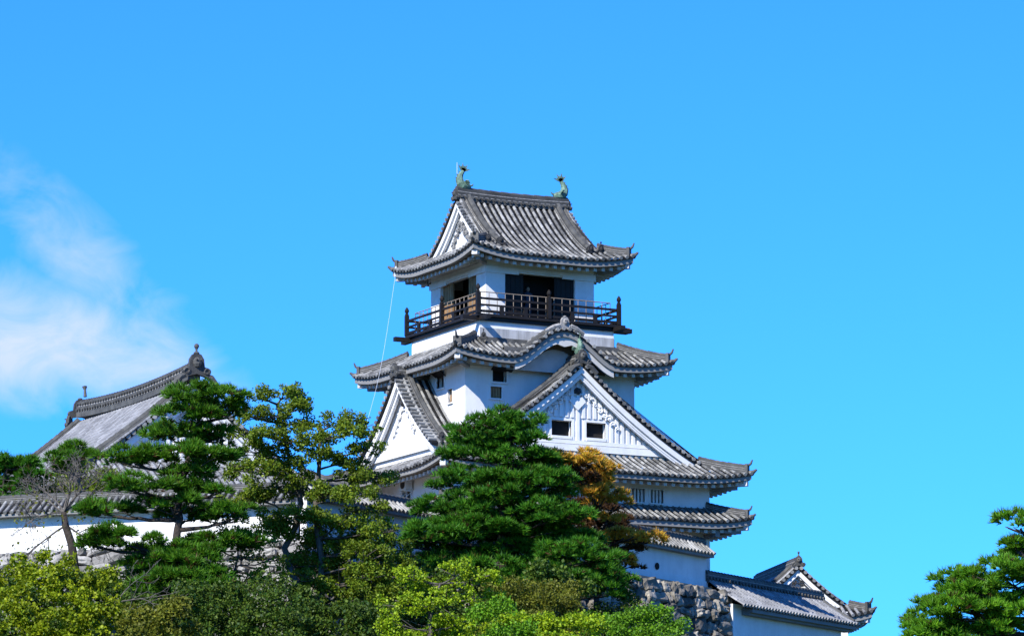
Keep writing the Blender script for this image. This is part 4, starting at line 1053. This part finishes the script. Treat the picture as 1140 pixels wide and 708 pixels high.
def leafy(name, cat, clumps, t, trunks, label, seedv, mats, sz=.14, dens=1.0, group=None, bark=None, r_trunk=.16, dep=.8, rs_rng=(.22, .5), shell=.35, droop=None, twigs=0):
    r = random.Random(seedv); b0 = trunks[0][0] if trunks else (clumps[0][0], clumps[0][1]+40)
    base = at(b0[0], b0[1], t); gz = ground_at(base); th = thing(name, (base.x, base.y, gz), label, cat, group)
    tb = MB(); fine = []
    for tr in trunks:
        rr = tr[-1] if not isinstance(tr[-1], tuple) else r_trunk; pp = [x for x in tr if isinstance(x, tuple)]
        b1 = at(*pp[0], t); pts = [V((b1.x, b1.y, ground_at(b1)-.3))]+[at(a, b, t+(i*.15)) for i, (a, b) in enumerate(pp)]; f = []
        for a, b in zip(pts, pts[1:]):
            for i in range(4): f.append(a.lerp(b, i/4)+V((r.uniform(-.07, .07), r.uniform(-.07, .07), 0)))
        f.append(pts[-1]); tb.tube(f, [rr*(1-.75*i/(len(f)-1)) for i in range(len(f))], 7); fine += f[4:]
    mb = MB()
    for cl_ in clumps:
        px, py, hw, hh = cl_[:4]; off = cl_[4] if len(cl_) > 4 else r.uniform(-1, 1)*.8; mi = cl_[5] if len(cl_) > 5 else 0
        c = at(px, py, t+off); A, Bz, D_ = pad_axes(hw, hh, t, dep)
        n = max(6, int(A*Bz*16+A*D_*6))
        for i in range(n):
            d = rnd_dir(r); q = r.random()**shell; sc = c+RIGHT*d.x*q*A+AHEAD*d.y*q*D_+V((0, 0, d.z*q*Bz))
            rs = r.uniform(*rs_rng); k = int(110*dens*(rs/.36)**2)
            for j in range(k):
                e = rnd_dir(r); leaf(mb, sc+V((e.x*rs, e.y*rs, e.z*rs*.75))*r.uniform(.4, 1), r, sz, mi, droop)
        if fine:
            src = min(fine, key=lambda q: (q-c).length+(0 if q.z < c.z else .8)); pts = limb(tb, src, c, r_trunk*.3, .02, r, .05)
            for k in range(3+twigs): limb(tb, pts[-2-r.randint(0, 3)], c+RIGHT*r.uniform(-1, 1)*A+AHEAD*r.uniform(-1, 1)*D_*.8+V((0, 0, r.uniform(-.6, .9)*Bz)), .022, .008, r, 0, 4)
    if trunks: tb.build('trunk', bark or M_BARKG, th, True)
    mb.build('crown', mats, th)
    return th

# tall layered pine in front of the palace
pine([(228, 446, 40, 11), (212, 463, 34, 11), (248, 458, 22, 9), (198, 486, 36, 11), (232, 486, 26, 9), (150, 512, 36, 9), (215, 510, 40, 9), (242, 506, 22, 8),
      (162, 543, 34, 11), (232, 547, 26, 10), (190, 560, 26, 8), (120, 569, 32, 9), (255, 574, 32, 9), (140, 601, 34, 10), (250, 606, 42, 9), (108, 606, 16, 7),
      (196, 630, 48, 13), (172, 614, 24, 8), (205, 652, 50, 14), (228, 668, 38, 11), (160, 662, 26, 8), (205, 684, 34, 9), (178, 640, 30, 12), (235, 650, 26, 12), (212, 530, 26, 9), (206, 575, 26, 9), (214, 614, 22, 9), (250, 690, 30, 12), (160, 690, 30, 12)],
     160, [(206, 708), (198, 640), (197, 590), (203, 540), (214, 490), (226, 450)], 'tall dark green pine with layered branches in front of the palace gable', 21, L_PINE, 432, r_trunk=.30, vs=1.45, dens=1.1)
# big layered pine in front of the keep
pine([(565, 472, 34, 11), (540, 487, 42, 12), (580, 490, 26, 12), (530, 505, 40, 13), (576, 510, 40, 13), (606, 520, 24, 11), (517, 538, 38, 12), (570, 535, 40, 12), (600, 545, 44, 14), (622, 534, 20, 10),
      (500, 568, 36, 14), (556, 572, 46, 12), (606, 576, 44, 14), (492, 598, 40, 12), (560, 592, 66, 13), (620, 604, 44, 12), (478, 626, 28, 9), (560, 616, 46, 12), (636, 622, 50, 14), (600, 634, 36, 10), (655, 646, 44, 13), (672, 660, 26, 9), (520, 622, 40, 10), (540, 634, 40, 11), (580, 650, 40, 12), (620, 652, 36, 12), (500, 640, 30, 10), (560, 552, 36, 11), (585, 598, 40, 12), (470, 606, 26, 9), (520, 584, 34, 10)],
     172, [(560, 708), (562, 650), (556, 590), (562, 540), (568, 482)], 'broad dark green pine with layered branches in front of the keep', 22, L_PINE2, 465, r_trunk=.34)
# browning pine behind it
B_ = 1
pine([(636, 512, 26, 9, -5.5, 1), (656, 522, 24, 9, -4, 1), (666, 538, 24, 9, -3, 1), (646, 532, 18, 8, -4.5, 2), (684, 560, 22, 9, -2, 1), (662, 552, 16, 7, -4, 1), (664, 566, 24, 9, 1, 2), (672, 582, 24, 9, 1, 2), (694, 596, 20, 7, -1.5, 1), (718, 600, 20, 7, -1, 1), (690, 612, 26, 9, .6, 2),
      (697, 626, 15, 8, -1, 1), (680, 632, 28, 11, .8, 2), (650, 600, 30, 14, 1, 2), (640, 560, 30, 16, 1, 2), (655, 585, 34, 16, .8, 2), (684, 600, 24, 12, 1, 2), (690, 646, 18, 7, .5, 2), (676, 578, 14, 6, -1.5, 1)],
     178, [(665, 708), (664, 640), (662, 580), (650, 520)], 'browning pine with orange dying needles behind the broad green pine', 23, L_PINE, 505, leaves2=[L_BROWN, L_BROWND], r_trunk=.2, ln=.24)
# pine at the right edge
pine([(a_, b_+6, *c_) for a_, b_, *c_ in [(1136, 578, 22, 9), (1128, 600, 18, 8), (1140, 614, 20, 7), (1120, 634, 40, 12), (1160, 634, 34, 12), (1066, 646, 28, 11), (1096, 650, 34, 11), (1050, 664, 24, 9), (1034, 684, 28, 11), (1072, 676, 44, 14), (1112, 668, 40, 14), (1150, 668, 30, 14),
      (1042, 702, 36, 11), (1084, 700, 44, 14), (1130, 696, 44, 16), (1175, 660, 30, 14), (1165, 600, 30, 12), (1060, 722, 40, 12), (1110, 726, 50, 14)]],
     150, [(1160, 760), (1155, 690), (1148, 630), (1146, 585)], 'bright green pine standing alone at the right edge', 24, L_PINE3, 570, r_trunk=.3)
# pines inside the wall, far left
pine([(18, 516, 24, 8), (4, 524, 24, 9), (28, 524, 12, 6), (6, 542, 26, 9), (26, 540, 18, 7), (36, 530, 10, 5), (-20, 530, 26, 12), (10, 556, 30, 9)], 181, [(-4, 600), (0, 560), (8, 522)],
     'small dark pine cut by the left edge, above the wall', 25, L_PINE2, 512, r_trunk=.14)
pine([(66, 513, 18, 6), (85, 503, 12, 5), (96, 510, 12, 5), (60, 519, 13, 5), (80, 524, 13, 4), (72, 506, 10, 4)], 180, [(92, 600), (90, 550), (88, 522), (84, 508)], 'little round-topped pine with a pale trunk before the palace roof', 26, L_PINE, 500, r_trunk=.13, bark=M_TWIG)
# slim twin-trunk evergreen
leafy('evergreen_tree', 'tree', [(290, 440, 16, 7), (318, 436, 22, 7), (336, 446, 20, 8), (300, 462, 26, 9), (330, 470, 22, 9), (372, 470, 34, 8), (400, 480, 26, 9), (350, 488, 26, 8), (410, 500, 20, 8), (385, 512, 26, 8),
       (270, 480, 22, 9), (285, 500, 26, 11), (315, 512, 28, 12), (268, 522, 24, 10), (300, 540, 34, 12), (340, 545, 30, 10), (262, 560, 20, 10), (392, 528, 28, 10), (420, 530, 22, 10), (400, 552, 30, 11),
       (315, 575, 32, 12), (380, 580, 34, 12), (425, 590, 30, 12), (350, 600, 36, 12), (400, 612, 36, 13), (440, 602, 18, 10), (370, 634, 40, 14), (420, 640, 34, 14), (332, 625, 26, 12), (395, 664, 40, 15), (345, 660, 32, 14), (435, 660, 20, 12), (276, 462, 20, 9), (330, 452, 20, 7), (296, 482, 24, 9), (322, 492, 22, 9), (352, 505, 24, 8), (290, 520, 26, 10), (330, 530, 28, 10), (362, 548, 30, 10), (285, 552, 26, 10), (300, 590, 24, 12), (345, 575, 30, 12), (412, 568, 26, 10), (360, 618, 32, 12), (390, 598, 30, 12), (425, 618, 26, 12), (350, 642, 26, 12), (405, 640, 30, 13), (380, 678, 40, 14), (420, 678, 30, 14), (452, 622, 18, 10), (345, 682, 26, 14)],
      165, [((358, 708), (358, 640), (352, 560), (356, 510), (357, 470), .19), ((336, 708), (332, 660), (318, 610), (336, 560), (322, 520), (318, 480), (308, 450), .2)], 'slim yew-like evergreen with twin trunks between the palace and the keep', 31, [L_YEW], .085, 2.3, r_trunk=.17, rs_rng=(.16, .42), twigs=4)
# bare tree with pale twigs
r = random.Random(5); bt0 = at(80, 640, 168); gz = ground_at(bt0)
th = thing('bare_tree', (bt0.x, bt0.y, gz), 'leafless tree with pale twigs before the sunlit left wall', 'tree')
tb = MB(); P0 = [(84, 640), (80, 606), (73, 585), (71, 570)]
pp = [V((bt0.x, bt0.y, gz-.3))]+[at(a, b, 168) for a, b in P0]; tb.tube(pp, [.24, .2, .17, .15, .11], 7); tb.build('trunk', M_BARK, th, True)
tw = MB()
def branch(p, d, ln, rad, lvl):
    q = p; pts = [p]; n = 5
    for i in range(n):
        d = (d+rnd_dir(r)*.22).normalized(); q = q+d*ln/n; pts.append(q)
        if lvl < 3 and i > 0:
            for k in range(1 if lvl else 1 + (i % 2)): branch(q, (d+rnd_dir(r)*.95+V((0, 0, .12))).normalized(), ln*r.uniform(.4, .65), rad*.55, lvl+1)
    tw.tube(pts, [max(.007, rad*.8*(1-.7*i/n)) for i in range(n+1)], 5)
for (ex, ey) in ((52, 532), (100, 524), (68, 528), (28, 572), (118, 548), (40, 548), (20, 596), (84, 540), (110, 580)):
    e = at(ex, ey, 168+r.uniform(-1.2, 1.2)); branch(pp[-1] if ey < 575 else pp[-2], (e-pp[-1]).normalized(), (e-pp[-1]).length, .06, 0)
tw.build('branch', M_TWIG, th)
lf_ = MB()
for i in range(260):
    leaf(lf_, at(r.uniform(15, 125), r.uniform(545, 612), 168+r.uniform(-1.2, 1.2)), r, .12)
lf_.build('leaf_spray', L_OLIVE, th)
# shrubs and lower trees
def mound(px0, px1, ytop, t, step=22, hh=16, rows=3, seed=1, jx=5, jy=4, dy=22):
    r = random.Random(seed); out_ = []
    for j in range(rows):
        x = px0+(j % 2)*step/2
        while x <= px1:
            out_.append((x+r.uniform(-jx, jx), ytop(x)+12+j*dy+r.uniform(-jy, jy), step*.82*r.uniform(.8, 1.2), hh*r.uniform(.8, 1.2), r.uniform(-.8, .8)+(-.5*j))); x += step
    return out_
leafy('shrub', 'shrub', mound(-10, 122, lambda x: 612+10*abs(sin(x*.035+1))-6*cos(x*.1)+(12 if x > 100 else 0), 152, 22, 15, 5, 41), 152, [], 'large yellow-green shrub in the lower left corner', 41, [L_YELLOW], .105, 1.35, rs_rng=(.16, .42))
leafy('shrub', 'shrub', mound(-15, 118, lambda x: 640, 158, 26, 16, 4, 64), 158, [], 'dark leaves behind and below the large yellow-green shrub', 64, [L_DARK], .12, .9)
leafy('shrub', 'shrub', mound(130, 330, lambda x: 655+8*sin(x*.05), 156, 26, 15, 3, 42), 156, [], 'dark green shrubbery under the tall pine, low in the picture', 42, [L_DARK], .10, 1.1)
leafy('shrub', 'shrub', mound(150, 215, lambda x: 668+6*sin(x*.09), 150, 22, 12, 2, 43), 150, [], 'olive shrub at the foot of the tall pine', 43, [L_OLIVE], .10, 1.2)
leafy('shrub', 'shrub', mound(330, 430, lambda x: 672+6*sin(x*.06), 158, 24, 15, 2, 44), 158, [], 'dark shrub below the twin-trunk evergreen', 44, [L_DARK], .10, 1.1)
leafy('cypress', 'tree', [(452, 640, 24, 9), (480, 650, 30, 12), (515, 636, 36, 11), (545, 640, 22, 10), (440, 668, 22, 12), (470, 672, 34, 12), (505, 662, 34, 14), (540, 664, 24, 10), (445, 695, 24, 14), (480, 698, 36, 14), (520, 690, 36, 14), (428, 690, 14, 12), (500, 714, 50, 12), (450, 716, 40, 12)],
      148, [((480, 740), (478, 690), (490, 650), .16)], 'bright yellow-green cypress bush at the bottom, left of centre', 45, [L_LIME], .085, 1.8, r_trunk=.1, rs_rng=(.15, .34), droop=V((0, 0, -.35)))
leafy('shrub', 'shrub', mound(552, 645, lambda x: 640+14*((x-592)/50)**2, 158, 22, 14, 3, 46), 158, [], 'olive brown bush under the broad pine', 46, [L_OLIVE], .085, 1.5)
leafy('shrub', 'shrub', mound(540, 570, lambda x: 668, 146, 20, 9, 3, 47), 146, [], 'small dark-stemmed bush beside the bright cypress', 47, [L_GREEN], .09, 1.2)
leafy('shrub', 'shrub', mound(572, 660, lambda x: 682+4*sin(x*.1), 150, 22, 9, 2, 48), 150, [], 'fresh light green clipped shrub at the bottom centre', 48, [L_LIME], .09, 1.6)
leafy('shrub', 'shrub', mound(640, 755, lambda x: 678+7*sin(x*.05)+max(0, (x-725)*.35), 166, 22, 10, 2, 49), 166, [], 'low green shrub spreading below the stone base', 49, [L_GREEN], .085, 1.5)
leafy('shrub', 'shrub', mound(25, 130, lambda x: 522+12*sin(x*.05), 183, 20, 11, 3, 50), 183, [], 'sparse green bushes between the left wall and the palace', 50, [L_YEW], .10, .8)
leafy('sapling', 'tree', [(300, 632, 20, 7), (318, 640, 12, 8), (290, 645, 14, 6), (312, 655, 14, 6)], 162, [((302, 680), (304, 655), (302, 632), .05)], 'slender sapling with yellow-green leaves before the pale stones', 51, [L_YELLOW], .13, .35, r_trunk=.06, rs_rng=(.12, .28))
leafy('evergreen_tree', 'tree', [(252, 588, 18, 9), (272, 600, 22, 11), (245, 612, 20, 10), (284, 618, 16, 10), (262, 634, 22, 12), (240, 645, 20, 10), (285, 640, 14, 9), (300, 604, 14, 8), (312, 622, 12, 8)], 163.5, [((262, 690), (262, 650), (264, 610), (258, 590), .08)], 'small loose yellow-green tree right of the tall pine, before the pale stones', 71, [L_YEW], .09, .9, r_trunk=.08, rs_rng=(.14, .34), twigs=3)
leafy('shrub', 'shrub', mound(225, 345, lambda x: 646+7*sin(x*.08), 160, 24, 13, 3, 72), 160, [], 'ragged dark green bush hiding the foot of the pale stone wall', 72, [L_DARK, L_OLIVE], .10, .9)
leafy('shrub', 'shrub', mound(655, 740, lambda x: 666+8*sin(x*.07)+max(0, (x-700)*.3), 172, 18, 8, 2, 73), 172, [], 'thin weeds and brush growing along the foot of the stone base', 73, [L_DARK], .09, .8)
r = random.Random(77); b0 = at(126, 700, 154); gz = ground_at(b0)
th = thing('bare_sapling', (b0.x, b0.y, gz), 'bare pale grey stem between the yellow shrub and the tall pine', 'tree')
tb = MB(); pts = [V((b0.x, b0.y, gz-.2))]+[at(a, b, 154) for a, b in ((126, 700), (124, 688), (128, 672), (134, 664))]; tb.tube(pts, [.11, .1, .09, .07, .04], 7); tb.build('trunk', M_TWIG, th, True)
leafy('shrub', 'shrub', mound(120, 235, lambda x: 628+10*sin(x*.06), 163, 26, 16, 5, 61), 163, [], 'dark bushes behind the trunk of the tall pine', 61, [L_DARK], .12, .9)
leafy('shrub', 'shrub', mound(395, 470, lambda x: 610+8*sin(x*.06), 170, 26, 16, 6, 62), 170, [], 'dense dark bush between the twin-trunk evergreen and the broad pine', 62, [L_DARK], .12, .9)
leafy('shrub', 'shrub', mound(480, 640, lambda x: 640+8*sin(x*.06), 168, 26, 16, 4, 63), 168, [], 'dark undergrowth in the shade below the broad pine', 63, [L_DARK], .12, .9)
tw = MB(); branch(pts[-2], V((.6, -.3, .4)).normalized(), 1.6, .04, 1); branch(pts[-1], V((.5, -.3, .7)).normalized(), 1.3, .03, 1); branch(pts[2], V((.8, -.4, .2)).normalized(), 1.8, .035, 1); tw.build('branch', M_TWIG, th)

for o in COL.objects:
    if o.parent is None and 'category' in o and 'group' not in o:
        nm = o.name.split('.')[0]
        g_ = {'pine_tree': 'pine trees around the castle', 'shrub': 'shrubs on the castle slope', 'plaster_wall': 'plaster walls with tiled caps', 'stone_wall': 'rough stone walls of the castle hill'}.get(nm)
        if g_: o['group'] = g_
